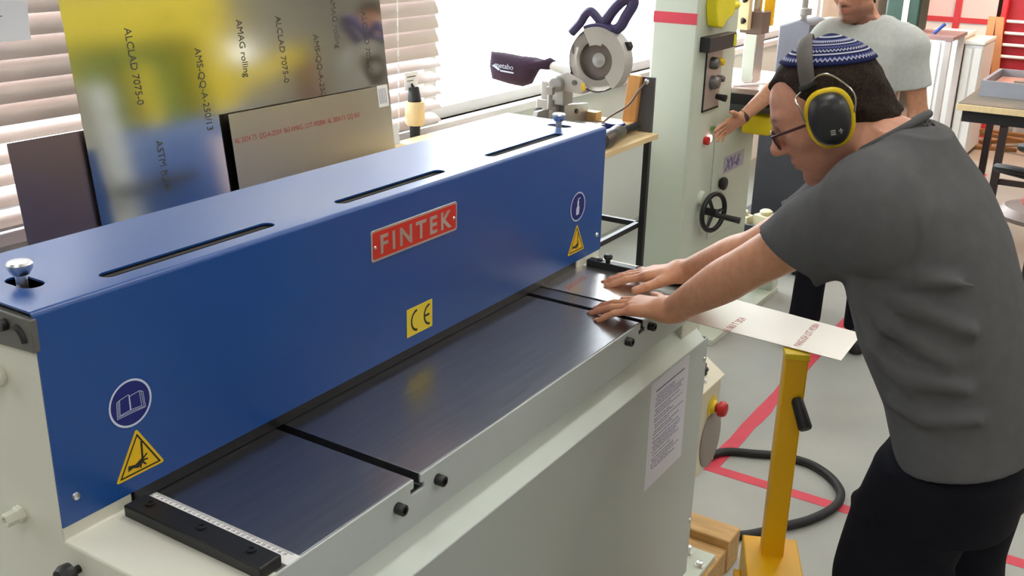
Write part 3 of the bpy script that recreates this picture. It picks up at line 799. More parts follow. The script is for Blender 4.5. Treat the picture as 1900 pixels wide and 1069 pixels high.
# ------------------------------------------------------------------ sheet being cut
g = G()
top = [(1.283, 0.05), (1.286, -0.30), (1.260, -0.712), (1.432, -0.708), (1.470, -0.41), (1.477, -0.05), (1.477, 0.05)]
g.prism(top, 'z', ZT+0.0012, ZT+0.0026)
ws = tag(g.build('work_sheet', mat('work_alu', (226, 222, 216), 0.30, metal=1, var=0.07, scale=5, bump=0.03, bscale=20, rvar=0.08), smooth=0),
         'bright aluminium strip with red printing under the hands of the man', 'metal sheet')
for s, a, b, size in (('2024-T3 QQ-A-250', (1.300, -0.060), (1.0, 0.06), 0.019), ('AL 063 T 2024', (1.268, -0.470), (1.0, -0.04), 0.024), ('PANGUSH LOT 492804', (1.280, -0.622), (1.0, 0.02), 0.022)):
    Mx = frame((a[0], a[1], ZT+0.0027), (b[0], b[1], 0), (0, 1, 0))
    text('red_print', s, size, Mx, M['redink'], ws, 0.0001, spacing=1.1, xs=0.62)

# ------------------------------------------------------------------ yellow support stand
st = thing('support_stand', 'yellow steel support stand under the overhanging end of the sheet', 'stand', (1.30, -0.62, 0))
A = math.radians(-66)
Rz = Matrix.Translation((1.262, -0.622, 0)) @ Matrix.Rotation(A, 4, 'Z')   # local x along the wide face, local y away from the camera
g = G(); g.box(-0.0235, 0.0235, -0.015, 0.030, 0.43, 0.955, Rz); g.build('post', M['yellow'], st, bevel=0.003)
g = G(); g.box(-0.0255, 0.0255, -0.017, 0.032, 0.953, 0.9665, Rz); g.build('post_cap', mat('cap_yellow', (250, 214, 30), 0.4, var=0.05), st, bevel=0.002)
g = G(); g.box(-0.060, 0.060, -0.20, 0.062, 0.02, 0.482, Rz); g.build('pedestal', M['yellow'], st, bevel=0.003)
g = G(); g.box(-0.09, 0.09, -0.24, 0.09, 0.0, 0.02, Rz); g.box(-0.075, -0.060, -0.16, 0.03, 0.02, 0.41, Rz); g.build('foot_plate', M['yellow'], st, bevel=0.002)
hx = Rz @ Vector((0.008, -0.016, 0.868))
dv = (Rz.to_3x3() @ Vector((0.25, -0.62, 0))) + Vector((0, 0, -0.62)); dv.normalize()
g = G(); g.lathe([(0.009, 0), (0.0125, 0.006), (0.0135, 0.03), (0.0145, 0.064), (0.0125, 0.068)], hx, dv, 12); g.build('clamp_lever', M['rubber'], st)

# ------------------------------------------------------------------ floor tape and hose
g = G(); g.prism([(2.332, -3.2), (2.382, -3.2), (2.382, -0.045), (2.332, -0.045)], 'z', 0.0004, 0.0012)
tag(g.build('floor_tape', M['redtape'], smooth=0), 'red floor tape running across below the yellow stand', 'floor marking', 'red tape on the floor')
random.seed(5)
pa = []; pb = []
x = 2.345
while x < 7.9:
    pa.append((x, -0.045+random.uniform(-0.004, 0.004))); pb.append((x, -0.100+random.uniform(-0.004, 0.004))); x += random.uniform(0.05, 0.14)
g = G(); g.prism(pb+pa[::-1], 'z', 0.0006, 0.0016)
tag(g.build('floor_tape', M['redtape'], smooth=0), 'red floor tape with ragged edges running away behind the yellow stand', 'floor marking', 'red tape on the floor')
g = G(); g.prism([(3.9, 0.08), (3.95, 0.08), (3.95, 1.3), (3.9, 1.3)], 'z', 0.0004, 0.0010)
tag(g.build('floor_tape', M['redtape'], smooth=0), 'red floor tape by the shoes of the second man', 'floor marking', 'red tape on the floor')
g = G(); g.tube([(1.85, 0.02, 0.25), (2.05, 0.01, 0.06), (2.25, -0.02, 0.018), (2.452, -0.067, 0.015), (2.517, -0.173, 0.015), (2.552, -0.253, 0.015), (2.560, -0.354, 0.015), (2.51, -0.444, 0.015), (2.425, -0.505, 0.015), (2.325, -0.512, 0.015), (2.216, -0.475, 0.015), (2.131, -0.42, 0.015), (1.98, -0.30, 0.015), (1.93, -0.1, 0.015)], 0.0145, 12, sub=8)
tag(g.build('black_hose', M['rubber']), 'thick black cable curling over the red tape on the floor', 'cable')
# ------------------------------------------------------------------ people: continuous bodies grown from a distance field
V3 = lambda *a: np.array(a, dtype=np.float64)
class Field:
    def __init__(s, lo, hi, h):
        s.lo = np.array(lo, float); s.h = h
        n = np.ceil((np.array(hi, float)-s.lo)/h).astype(int)+1
        s.ax = [(s.lo[i]+h*np.arange(n[i])).astype(np.float32) for i in range(3)]
        s.F = np.full(n, 0.3, np.float32)
    def win(s, bmin, bmax):
        sl = []
        for i in range(3):
            a = int(np.clip(np.floor((bmin[i]-s.lo[i])/s.h), 0, len(s.ax[i])))
            b = int(np.clip(np.ceil((bmax[i]-s.lo[i])/s.h)+1, 0, len(s.ax[i])))
            sl.append(slice(a, b))
        g = np.meshgrid(s.ax[0][sl[0]], s.ax[1][sl[1]], s.ax[2][sl[2]], indexing='ij', sparse=True)
        return tuple(sl), g
    def op(s, fn, bmin, bmax, k=0.0, mode='add', pad=None):
        pad = (k+3*s.h) if pad is None else pad
        sl, (x, y, z) = s.win(np.array(bmin)-pad, np.array(bmax)+pad)
        A = s.F[sl]
        if A.size == 0: return
        d = fn(x, y, z).astype(np.float32)
        if mode == 'add':
            R = np.minimum(A, d)
            if k > 0: R -= np.maximum(k-np.abs(A-d), 0)**2/(4*k)
        elif mode == 'sub':
            R = np.maximum(A, -d)
            if k > 0: R += np.maximum(k-np.abs(A+d), 0)**2/(4*k)
        elif mode == 'and':
            R = np.maximum(A, d)
            if k > 0: R += np.maximum(k-np.abs(A-d), 0)**2/(4*k)
        s.F[sl] = R
    def cone(s, a, b, ra, rb, k=0.01, mode='add', flat=None):
        a = np.array(a, float); b = np.array(b, float); ab = b-a; L2 = max(float(ab@ab), 1e-9)
        def fn(x, y, z):
            px, py, pz = x-a[0], y-a[1], z-a[2]
            t = np.clip((px*ab[0]+py*ab[1]+pz*ab[2])/L2, 0, 1)
            vx, vy, vz = px-t*ab[0], py-t*ab[1], pz-t*ab[2]
            if flat is not None:
                n, q = flat
                e = (q-1)*(vx*n[0]+vy*n[1]+vz*n[2])
                vx = vx+e*n[0]; vy = vy+e*n[1]; vz = vz+e*n[2]
            return np.sqrt(vx*vx+vy*vy+vz*vz)-(ra+t*(rb-ra))
        r = max(ra, rb)
        s.op(fn, np.minimum(a, b)-r, np.maximum(a, b)+r, k, mode)
    def ell(s, c, r, Rm=None, k=0.01, mode='add'):
        c = np.array(c, float); r = np.array(r, float)
        Rm = np.eye(3) if Rm is None else Rm       # rows = local axes
        def fn(x, y, z):
            px, py, pz = x-c[0], y-c[1], z-c[2]
            q = [(Rm[i][0]*px+Rm[i][1]*py+Rm[i][2]*pz) for i in range(3)]
            k0 = np.sqrt((q[0]/r[0])**2+(q[1]/r[1])**2+(q[2]/r[2])**2)
            k1 = np.sqrt((q[0]/r[0]**2)**2+(q[1]/r[1]**2)**2+(q[2]/r[2]**2)**2)+1e-6
            return k0*(k0-1)/k1
        e = float(r.max())
        s.op(fn, c-e, c+e, k, mode)
    def loft(s, st, k=0.02, mode='add', p=2.3, grow=0.0, yaw=0.0):
        """st: rows (z, cx, cy, half width x, half depth y), any body stacked along z"""
        st = np.array(sorted(st)); zs = st[:, 0]
        zz = np.linspace(zs[0], zs[-1], 200)
        def sm(col):     # smoothed piecewise interpolation
            v = np.interp(zz, zs, col); n = 15
            ker = np.hanning(n+2)[1:-1]; ker /= ker.sum()
            return np.convolve(np.pad(v, n//2, mode='edge'), ker, 'valid')
        cs = [sm(st[:, i]) for i in range(1, 5)]
        c, sn = math.cos(yaw), math.sin(yaw)
        def fn(x, y, z):
            zf = z.ravel()
            cx, cy, w, a = [np.interp(zf, zz, q).astype(np.float32)[None, None, :] for q in cs]
            w = w+grow; a = a+grow
            dx, dy = x-cx, y-cy
            u = np.abs(c*dx+sn*dy)/w; v = np.abs(-sn*dx+c*dy)/a
            q = (u**p+v**p+1e-9)**(1/p)
            d = (q-1)*np.minimum(w, a)
            e = np.maximum(zs[0]-z, z-zs[-1])
            return np.maximum(d, e)
        W_ = st[:, 3].max()+grow; A_ = st[:, 4].max()+grow; m = max(W_, A_)
        s.op(fn, (st[:, 1].min()-m, st[:, 2].min()-m, zs[0]), (st[:, 1].max()+m, st[:, 2].max()+m, zs[-1]), k, mode)
    def plane(s, o, n, bmin, bmax, k=0.0):
        """cut away the side of the plane the normal points to, inside a box"""
        o = np.array(o, float); n = np.array(n, float); n /= np.linalg.norm(n)
        s.op(lambda x, y, z: (x-o[0])*n[0]+(y-o[1])*n[1]+(z-o[2])*n[2], bmin, bmax, k, 'and', pad=0)
    def noise(s, amp, freq, seed, bmin, bmax, dirs=6):
        rs = np.random.RandomState(seed)
        D = rs.normal(size=(dirs, 3)); D /= np.linalg.norm(D, axis=1)[:, None]
        ph = rs.uniform(0, 6.28, dirs); fr = freq*rs.uniform(0.6, 1.5, dirs)
        sl, (x, y, z) = s.win(bmin, bmax)
        t = 0
        for i in range(dirs): t = t+np.sin(fr[i]*(D[i, 0]*x+D[i, 1]*y+D[i, 2]*z)+ph[i])
        s.F[sl] += (amp/dirs*t).astype(np.float32)
    def mesh(s, name, material, parent=None, tint=None, smooth_it=1):
        F = s.F; nx, ny, nz = F.shape
        I = F < 0
        cnt = np.zeros((nx-1, ny-1, nz-1), np.int8)
        offs = [(a, b, c) for a in (0, 1) for b in (0, 1) for c in (0, 1)]
        def sub(A, o): return A[o[0]:o[0]+nx-1, o[1]:o[1]+ny-1, o[2]:o[2]+nz-1]
        for o in offs: cnt += sub(I, o)
        act = (cnt > 0) & (cnt < 8)
        idx = np.argwhere(act)
        num = np.full(act.shape, -1, np.int32); num[act] = np.arange(len(idx))
        acc = np.zeros((len(idx), 3)); wt = np.zeros(len(idx))
        vals = {o: F[idx[:, 0]+o[0], idx[:, 1]+o[1], idx[:, 2]+o[2]].astype(np.float64) for o in offs}
        for a in offs:
            for ax in range(3):
                if a[ax]: continue
                b = list(a); b[ax] = 1; b = tuple(b)
                va, vb = vals[a], vals[b]
                m = (va < 0) != (vb < 0)
                t = np.where(m, va/np.where(m, va-vb, 1), 0)
                for i in range(3):
                    acc[:, i] += np.where(m, a[i]+(t if i == ax else 0), 0)
                wt += m
        P = s.lo+s.h*(idx+acc/np.maximum(wt, 1)[:, None])
        quads = []
        for ax in range(3):
            b, c = (ax+1) % 3, (ax+2) % 3
            sa = [slice(None)]*3; sb = [slice(None)]*3
            sa[ax] = slice(0, -1); sb[ax] = slice(1, None)
            for q in (b, c): sa[q] = slice(1, -1); sb[q] = slice(1, -1)
            A = I[tuple(sa)]; B = I[tuple(sb)]
            e = np.argwhere(A != B)
            if len(e) == 0: continue
            fl = A[e[:, 0], e[:, 1], e[:, 2]]
            base = e.copy(); base[:, b] += 1; base[:, c] += 1
            def cell(db, dc):
                q = base.copy(); q[:, b] += db; q[:, c] += dc
                return num[q[:, 0], q[:, 1], q[:, 2]]
            q = np.stack([cell(-1, -1), cell(0, -1), cell(0, 0), cell(-1, 0)], 1)
            q[~fl] = q[~fl][:, ::-1]
            quads.append(q)
        Q = np.concatenate(quads)
        Q = Q[(Q >= 0).all(1)]
        for _ in range(smooth_it):
            S = np.zeros_like(P); n = np.zeros(len(P))
            for i in range(4):
                np.add.at(S, Q[:, i], P[Q[:, (i+1) % 4]]); np.add.at(S, Q[:, i], P[Q[:, (i-1) % 4]]); np.add.at(n, Q[:, i], 2)
            P = 0.5*P+0.5*S/np.maximum(n, 1)[:, None]
        me = bpy.data.meshes.new(name)
        me.vertices.add(len(P)); me.vertices.foreach_set('co', P.astype(np.float32).ravel())
        me.loops.add(len(Q)*4); me.loops.foreach_set('vertex_index', Q.astype(np.int32).ravel())
        me.polygons.add(len(Q))
        me.polygons.foreach_set('loop_start', np.arange(0, len(Q)*4, 4, dtype=np.int32))
        me.polygons.foreach_set('use_smooth', np.ones(len(Q), bool))
        me.update(calc_edges=True)
        if tint is not None:
            at = me.color_attributes.new('tint', 'FLOAT_COLOR', 'POINT')
            c = np.ones((len(P), 4), np.float32); c[:, :3] = tint(P)
            at.data.foreach_set('color', c.ravel())
        me.materials.append(material)
        o = bpy.data.objects.new(name, me); COL.objects.link(o)
        if parent is not None: put(o, parent)
        return o

def skin_mat(name, rough=0.5):
    m = mat(name, (200, 150, 120), rough, var=0.10, scale=60, bump=0.12, bscale=260)
    nt = m.node_tree; b = nt.nodes['Principled BSDF']
    at = nt.nodes.new('ShaderNodeAttribute'); at.attribute_name = 'tint'
    mx = nt.nodes.new('ShaderNodeMix'); mx.data_type = 'RGBA'; mx.blend_type = 'MULTIPLY'; mx.inputs[0].default_value = 1.0
    rp = [n for n in nt.nodes if n.type == 'VALTORGB'][0]
    rp.color_ramp.elements[0].color = (0.86, 0.84, 0.82, 1); rp.color_ramp.elements[1].color = (1, 1, 1, 1)
    nt.links.new(rp.outputs[0], mx.inputs[6]); nt.links.new(at.outputs['Color'], mx.inputs[7])
    nt.links.new(mx.outputs[2], b.inputs['Base Color'])
    b.inputs['Subsurface Weight'].default_value = 0.08
    b.inputs['Subsurface Radius'].default_value = (0.01, 0.004, 0.002)
    return m

class HeadFrame:
    """f forward, u up, l to the person's left; origin between the ears"""
    def __init__(s, o, fwd_yaw, pitch, roll=0.0):
        # yaw: heading angle of the face in the xy plane, pitch: nod downwards
        h = V3(math.cos(fwd_yaw), math.sin(fwd_yaw), 0); z = V3(0, 0, 1)
        s.f = h*math.cos(pitch)-z*math.sin(pitch)
        s.u = h*math.sin(pitch)+z*math.cos(pitch)
        s.l = np.cross(z, h)
        if roll:
            u, l = s.u, s.l
            s.u = u*math.cos(roll)+l*math.sin(roll); s.l = l*math.cos(roll)-u*math.sin(roll)
        s.o = np.array(o, float)
        s.R = np.array([s.f, s.u, s.l])
    def p(s, f, u, l=0.0): return s.o+s.f*f+s.u*u+s.l*l
    def loc(s, P): return (np.asarray(P)-s.o) @ s.R.T

def add_head(F, H, neck_base, neck_r=0.056):
    E = lambda c, r, k=0.012, mode='add': F.ell(H.p(*c), r, H.R, k, mode)
    Cn = lambda a, b, ra, rb, k=0.012, mode='add': F.cone(H.p(*a), H.p(*b), ra, rb, k, mode)
    E((0.0, 0.040, 0), (0.095, 0.080, 0.074), 0)
    E((0.035, -0.02, 0), (0.060, 0.085, 0.061), 0.03)
    for s in (-1, 1):
        Cn((0.0, -0.050, s*0.050), (0.066, -0.090, s*0.016), 0.021, 0.016, 0.03)
        Cn((0.074, 0.036, s*0.040), (0.088, 0.034, s*0.012), 0.011, 0.012, 0.014)
        Cn((0.064, -0.006, s*0.047), (0.02, 0.0, s*0.062), 0.017, 0.012, 0.022)
        E((0.100, 0.013, s*0.031), (0.016, 0.0105, 0.0165), 0.012, 'sub')
        E((0.0775, 0.013, s*0.031), (0.0125, 0.0118, 0.0135), 0.003)
        E((0.0785, 0.0195, s*0.031), (0.0125, 0.0062, 0.0145), 0.004)
        E((0.104, -0.021, s*0.0105), (0.0095, 0.0072, 0.0068), 0.006)
        # ear
        E((-0.006, 0.006, s*0.076), (0.019, 0.031, 0.008), 0.004)
        E((-0.002, 0.006, s*0.084), (0.010, 0.018, 0.006), 0.004, 'sub')
    Cn((0.093, 0.026, 0), (0.114, -0.011, 0), 0.0075, 0.0105, 0.010)
    E((0.117, -0.015, 0), (0.0120, 0.0105, 0.0120), 0.008)
    E((0.082, -0.045, 0), (0.018, 0.024, 0.030), 0.014)
    E((0.097, -0.0465, 0), (0.0075, 0.0052, 0.022), 0.004)
    E((0.0955, -0.0575, 0), (0.0080, 0.0062, 0.019), 0.004)
    Cn((0.1045, -0.0520, 0.020), (0.1045, -0.0520, -0.020), 0.0016, 0.0016, 0.004, 'sub')
    E((0.082, -0.088, 0), (0.017, 0.016, 0.020), 0.014)
    F.cone(H.p(-0.018, -0.050, 0), neck_base, neck_r, neck_r*1.12, 0.03)

def add_hand(F, wrist, fwd, up, side, curl, spread, scale=1.0, thumb=None, dz=None):
    """side +1: thumb on the +lat side; lat = up x fwd... five fingers of three bones each"""
    fwd = np.array(fwd, float); fwd /= np.linalg.norm(fwd)
    up = np.array(up, float); up -= fwd*(up@fwd); up /= np.linalg.norm(up)
    lat = np.cross(fwd, up)*side          # towards the thumb
    w = np.array(wrist, float); S = scale
    P = lambda f, l, u=0.0: w+fwd*f*S+lat*l*S+up*u*S
    # palm: four metacarpals blended into one flattened block
    for l0, l1, r0, r1 in ((0.014, 0.030, 0.0165, 0.0135), (0.005, 0.010, 0.017, 0.0140), (-0.006, -0.010, 0.0165, 0.0130), (-0.014, -0.029, 0.0155, 0.0115)):
        L = 0.088 if abs(l1) < 0.02 else (0.086 if l1 > 0 else 0.078)
        F.cone(P(0.008, l0), P(L, l1), r0*S, r1*S, 0.012)
    F.cone(P(-0.01, 0), P(0.012, 0), 0.027*S, 0.026*S, 0.02, flat=(up, 1.35))
    bones = {0: (0.046, 0.027, 0.020, 0.0088), 1: (0.049, 0.030, 0.021, 0.0090), 2: (0.046, 0.028, 0.021, 0.0086), 3: (0.036, 0.021, 0.019, 0.0076)}
    base = {0: (0.086, 0.030), 1: (0.090, 0.0095), 2: (0.086, -0.0105), 3: (0.077, -0.029)}
    tips = []
    for i in range(4):
        b1, b2, b3, r = bones[i]
        q = P(base[i][0], base[i][1], 0.001)
        yaw = math.radians(spread[i]); c = curl[i]
        d0 = fwd*math.cos(yaw)+lat*math.sin(yaw)
        ang = 0; r0 = r*S
        for j, (bl, cu) in enumerate(zip((b1, b2, b3), c)):
            ang += math.radians(cu)
            d = d0*math.cos(ang)-up*math.sin(ang)
            e = q+d*bl*S
            r1 = r0*(0.93 if j < 2 else 0.86)
            F.cone(q, e, r0*(1.05 if j else 1.12), r1, 0.004 if j else 0.006)
            q = e; r0 = r1
        tips.append((q, d, up))
    # thumb leaves the side of the palm near its base
    t0 = P(0.022, 0.022, -0.003)
    a, bz, c1, c2 = thumb if thumb else (42, -8, 12, 14)
    d = fwd*math.cos(math.radians(a))+lat*math.sin(math.radians(a)); d = d+up*math.sin(math.radians(bz)); d /= np.linalg.norm(d)
    q = t0+d*0.044*S
    F.cone(t0, q, 0.0155*S, 0.0125*S, 0.014)
    for bl, cu, ra, rb in ((0.034, c1, 0.0118, 0.0104), (0.027, c2, 0.0108, 0.0086)):
        d = d*math.cos(math.radians(cu))+fwd*math.sin(math.radians(cu)); d /= np.linalg.norm(d)
        e = q+d*bl*S
        F.cone(q, e, ra*S, rb*S, 0.004); q = e
    tips.append((q, d, up))
    return tips

def nails(tips, m, parent, s=1.0):
    for q, d, up in tips:
        n = up-d*(up@d); n /= np.linalg.norm(n)
        l = np.cross(d, n)
        Mx = Matrix((Vector(d), Vector(l), Vector(n))).transposed()
        g = G(); g.ell(q+d*0.0005*s+n*0.0062*s, (0.0066*s, 0.0052*s, 0.0016*s), 12, Mx)
        g.build('fingernail', m, parent, smooth=180)

def limb(F, pts, rad, n=6):
    P = [Vector(p) for p in pts]
    Q = smooth_path(P, n)
    R = [Vector((r, 0, 0)) for r in rad]
    R = [v.x for v in smooth_path(R, n)]
    for i in range(len(Q)-1): F.cone(np.array(Q[i]), np.array(Q[i+1]), R[i], R[i+1], 0.004)

skin = skin_mat('skin')
nailm = mat('nail', (214, 160, 136), 0.35, var=0.05)
hairm = mat('dark_hair', (66, 52, 44), 0.8, var=0.5, scale=260, bump=1.0, bscale=520, c2=(30, 24, 21), spec=0.2)
tee = mat('charcoal_cotton', (96, 96, 98), 0.92, var=0.13, scale=30, bump=0.25, bscale=900, spec=0.2)
trouser = mat('navy_black_trousers', (20, 21, 30), 0.9, var=0.25, scale=20, bump=0.2, bscale=500, spec=0.2)
shoem = mat('black_shoe_leather', (26, 24, 24), 0.5, var=0.2)

# ============================================ the man leaning over the shear
EAR = V3(1.125, -0.671, 1.484)
H1 = HeadFrame(EAR, math.radians(90+14), math.radians(33), roll=math.radians(2))
man = thing('person', 'man in charcoal t-shirt and knitted cap leaning over the shear with both hands flat', 'person', (1.13, -0.97, 0))
SL_, EL_, WL_ = V3(0.962, -0.782, 1.372), V3(1.088, -0.556, 1.182), V3(1.220, -0.358, 1.012)
SR_, ER_, WR_ = V3(1.312, -0.745, 1.360), V3(1.392, -0.470, 1.128), V3(1.462, -0.285, 1.016)
TORSO = [(0.90, 1.13, -0.998, 0.168, 0.106), (1.00, 1.13, -0.964, 0.172, 0.126), (1.10, 1.13, -0.920, 0.176, 0.142),
         (1.20, 1.13, -0.882, 0.178, 0.142), (1.30, 1.13, -0.850, 0.180, 0.132), (1.38, 1.13, -0.822, 0.168, 0.112), (1.43, 1.13, -0.805, 0.120, 0.085), (1.465, 1.13, -0.80, 0.07, 0.062)]
F = Field((0.84, -1.16, 0.90), (1.62, -0.06, 1.64), 0.003)
F.loft(TORSO, 0, grow=-0.014)
NB = V3(1.13, -0.803, 1.420)
add_head(F, H1, NB, 0.056)
for Sx, Ex, Wx, sd in ((SL_, EL_, WL_, -1), (SR_, ER_, WR_, 1)):
    hd = V3(0, 1, 0)
    limb(F, [Sx, Sx+(Ex-Sx)*0.35, Sx+(Ex-Sx)*0.7, Ex, Ex+(Wx-Ex)*0.3, Ex+(Wx-Ex)*0.65, Wx, Wx+V3(0, 0.02, -0.003)],
         [0.057, 0.050, 0.0445, 0.0415, 0.0425, 0.0350, 0.0275, 0.0265])
up = V3(0, 0.10, 1)
tL = add_hand(F, WL_, (0.0, 0.170, -0.022), (-0.06, 0.12, 1), 1, [(10, 26, 20), (6, 12, 10), (5, 10, 9), (8, 12, 10)], (15, 5, -6, -18), 1.06, thumb=(56, -6, 6, 18))
tR = add_hand(F, WR_, (-0.045, 0.165, -0.030), (0, 0.15, 1), -1, [(5, 8, 6), (4, 7, 6), (4, 8, 6), (6, 9, 6)], (7, 2, -4, -11), 1.05, thumb=(44, -7, 10, 8))
SKIN_ARM = np.array(lin((216, 156, 120))); SKIN_FACE = np.array(lin((216, 156, 128)))
def tint1(P):
    q = H1.loc(P)
    f, u, l = q[:, 0], q[:, 1], q[:, 2]
    c = np.tile(SKIN_ARM, (len(P), 1))
    head = (np.linalg.norm(q, axis=1) < 0.19)
    c[head] = SKIN_FACE
    def blend(mask, col, w):
        ww = (w*mask)[:, None]; c[:] = c*(1-ww)+np.array(lin(col))*ww
    g = lambda cf, cu, cl, rf, ru, rl: np.exp(-(((f-cf)/rf)**2+((u-cu)/ru)**2+((np.abs(l)-cl)/rl)**2))
    beard = np.clip(np.exp(-((u+0.082)/0.034)**2)*(f > -0.01)*1.0, 0, 1)*head*(np.abs(l) < 0.08)
    blend(beard, (120, 80, 66), 0.42)
    blend(head*g(0.098, -0.034, 0.010, 0.012, 0.006, 0.018), (70, 46, 40), 0.6)
    blend(head*g(0.096, -0.052, 0.0, 0.014, 0.0095, 0.020), (168, 84, 76), 0.75)
    blend(head*g(0.086, 0.040, 0.028, 0.016, 0.0055, 0.018), (52, 36, 30), 0.9)
    blend(head*g(0.108, -0.012, 0.0, 0.014, 0.014, 0.014), (206, 120, 100), 0.5)
    blend(head*g(0.0895, 0.0120, 0.031, 0.004, 0.0052, 0.011), (232, 226, 220), 0.9)
    blend(head*g(0.0905, 0.0118, 0.032, 0.004, 0.0048, 0.0052), (40, 26, 20), 0.95)
    for kn in (WL_, WR_):
        d = P-kn
        m = np.exp(-((d[:, 1]-0.085)/0.016)**2)*(np.abs(d[:, 0]) < 0.07)*(np.abs(d[:, 2]) < 0.06)
        blend(m, (190, 118, 92), 0.35)
        m = (d[:, 1] > 0.15)*(np.abs(d[:, 0]) < 0.09)*(np.abs(d[:, 2]) < 0.09)
        blend(m.astype(float), (204, 128, 112), 0.35)
    return c
body = F.mesh('body', skin, man, tint1, 3)
nails(tL+tR, nailm, body)
# shirt
F = Field((0.83, -1.17, 0.80), (1.45, -0.48, 1.56), 0.0045)
SHIRT = [(0.84, 1.13, -0.995, 0.180, 0.112), (0.92, 1.13, -0.985, 0.180, 0.118)] + [r for r in TORSO if r[0] > 0.95]
F.loft(SHIRT, 0, grow=0.004)
for Sx, Ex in ((SL_, EL_), (SR_, ER_)):
    ax = Ex-Sx
    F.ell(Sx+V3(0, -0.012, -0.004), (0.066, 0.070, 0.066), None, 0.05)
    F.cone(Sx, Sx+ax*0.40, 0.064, 0.062, 0.04)
    F.cone(Sx+ax*0.25+V3(0, -0.012, -0.016), Sx+ax*0.66+V3(0, -0.014, -0.034), 0.060, 0.058, 0.035, flat=(V3(1, 0, 0), 1.12))
    F.cone(Sx+ax*0.3, Sx+ax*0.80, 0.058, 0.056, 0.03)
    F.cone(Sx+V3(0, -0.03, -0.05), V3(1.13, -0.85, 1.27), 0.07, 0.09, 0.05)
# trapezius and collar ring
for s in (-1, 1): F.cone(V3(1.13+s*0.05, -0.805, 1.432), V3(1.13+s*0.15, -0.785, 1.395), 0.045, 0.055, 0.04)
F.cone(V3(1.13, -0.828, 1.385), V3(1.13, -0.800, 1.443), 0.075, 0.056, 0.03)
# folds
def fold(a, b, r, k=0.022, mid=None):
    a = np.array(a); b = np.array(b)
    if mid is None: F.cone(a, b, r, r*0.5, k)
    else: F.cone(a, mid, r, r, k); F.cone(mid, b, r, r*0.5, k)
for a, m_, b, r in (((0.952, -0.800, 1.255), (0.940, -0.875, 1.225), (0.962, -0.975, 1.195), 0.0075), ((0.950, -0.795, 1.235), (0.940, -0.850, 1.185), (0.950, -0.945, 1.140), 0.0075),
                    ((0.955, -0.785, 1.215), (0.944, -0.830, 1.140), (0.948, -0.900, 1.075), 0.007), ((0.955, -0.80, 1.275), (0.938, -0.870, 1.272), (0.960, -0.965, 1.270), 0.0065),
                    ((0.965, -0.87, 1.04), (0.948, -0.93, 1.035), (0.955, -1.01, 1.05), 0.005), ((0.955, -0.86, 1.11), (0.944, -0.91, 1.10), (0.950, -0.98, 1.10), 0.0045),
                    ((0.925, -0.80, 1.36), (0.960, -0.735, 1.305), (1.00, -0.68, 1.262), 0.006), ((0.938, -0.815, 1.310), (0.975, -0.75, 1.265), (1.005, -0.70, 1.238), 0.006)):
    fold(a, b, r*0.9, 0.03, np.array(m_))
F.noise(0.0022, 28, 4, (0.8, -1.2, 0.8), (1.5, -0.4, 1.6))
# openings: hem, sleeves, neck
F.plane((1.13, -0.97, 0.925), (0, -0.24, -0.97), (0.8, -1.2, 0.7), (1.5, -0.4, 1.05), 0.006)
for Sx, Ex in ((SL_, EL_), (SR_, ER_)):
    ax = (Ex-Sx)/np.linalg.norm(Ex-Sx)
    hemp = Sx+(Ex-Sx)*0.62
    n = np.cross(V3(1, 0.25, 0), V3(-0.02, -0.125, -0.062) if Sx is SL_ else V3(0, -0.12, -0.07)); n = n if n@ax > 0 else -n
    F.plane(hemp+V3(0, 0.01, 0.0), n, np.minimum(hemp, Ex)-V3(0.10, 0.06, 0.13), np.maximum(hemp, Ex)+V3(0.10, 0.10, 0.10), 0.004)
    F.cone(hemp-ax*0.03, hemp+ax*0.08, 0.050, 0.056, 0.006, 'sub')
F.cone(V3(1.13, -0.80, 1.425), H1.p(-0.018, -0.06), 0.066, 0.070, 0.006, 'sub')
F.plane((1.13, -0.770, 1.458), (0, 0.60, 0.80), (1.02, -0.93, 1.40), (1.24, -0.66, 1.58), 0.005)
ts = F.mesh('t_shirt', tee, man, None, 2)
g = G(); cN = V3(0, 0.60, 0.80); cU = V3(0, 0.80, -0.60)
g.tube([V3(1.13, -0.770, 1.4560)+V3(1, 0, 0)*0.072*math.cos(t)+cU*0.069*math.sin(t) for t in [2*math.pi*i/40 for i in range(40)]], 0.0072, 10, closed=True)
g.build('collar', tee, ts, smooth=180)
# trousers
F = Field((0.90, -1.20, 0.04), (1.40, -0.70, 0.98), 0.006)
F.loft([(0.80, 1.13, -0.975, 0.165, 0.110), (0.88, 1.13, -0.98, 0.172, 0.118), (0.97, 1.13, -0.965, 0.165, 0.115)], 0)
F.loft([(0.06, 1.035, -0.935, 0.062, 0.085), (0.30, 1.035, -0.925, 0.066, 0.078), (0.52, 1.035, -0.900, 0.074, 0.088), (0.66, 1.04, -0.898, 0.080, 0.096), (0.78, 1.045, -0.918, 0.086, 0.102), (0.90, 1.05, -0.955, 0.088, 0.110)], 0.03)
F.loft([(0.06, 1.225, -1.085, 0.062, 0.085), (0.30, 1.225, -1.055, 0.066, 0.078), (0.52, 1.225, -1.005, 0.074, 0.085), (0.66, 1.22, -0.985, 0.080, 0.092), (0.78, 1.215, -0.985, 0.086, 0.100), (0.90, 1.21, -0.98, 0.088, 0.110)], 0.03)
for a, b in (((0.97, -0.85, 0.56), (1.04, -0.80, 0.53)), ((0.96, -0.93, 0.50), (1.04, -0.965, 0.48)), ((0.97, -0.88, 0.82), (1.05, -0.82, 0.80)), ((0.965, -0.87, 0.62), (1.03, -0.795, 0.60)), ((0.97, -0.98, 0.78), (1.02, -1.02, 0.70)), ((0.975, -0.90, 0.30), (1.03, -0.99, 0.26))):
    F.cone(a, b, 0.008, 0.006, 0.02)
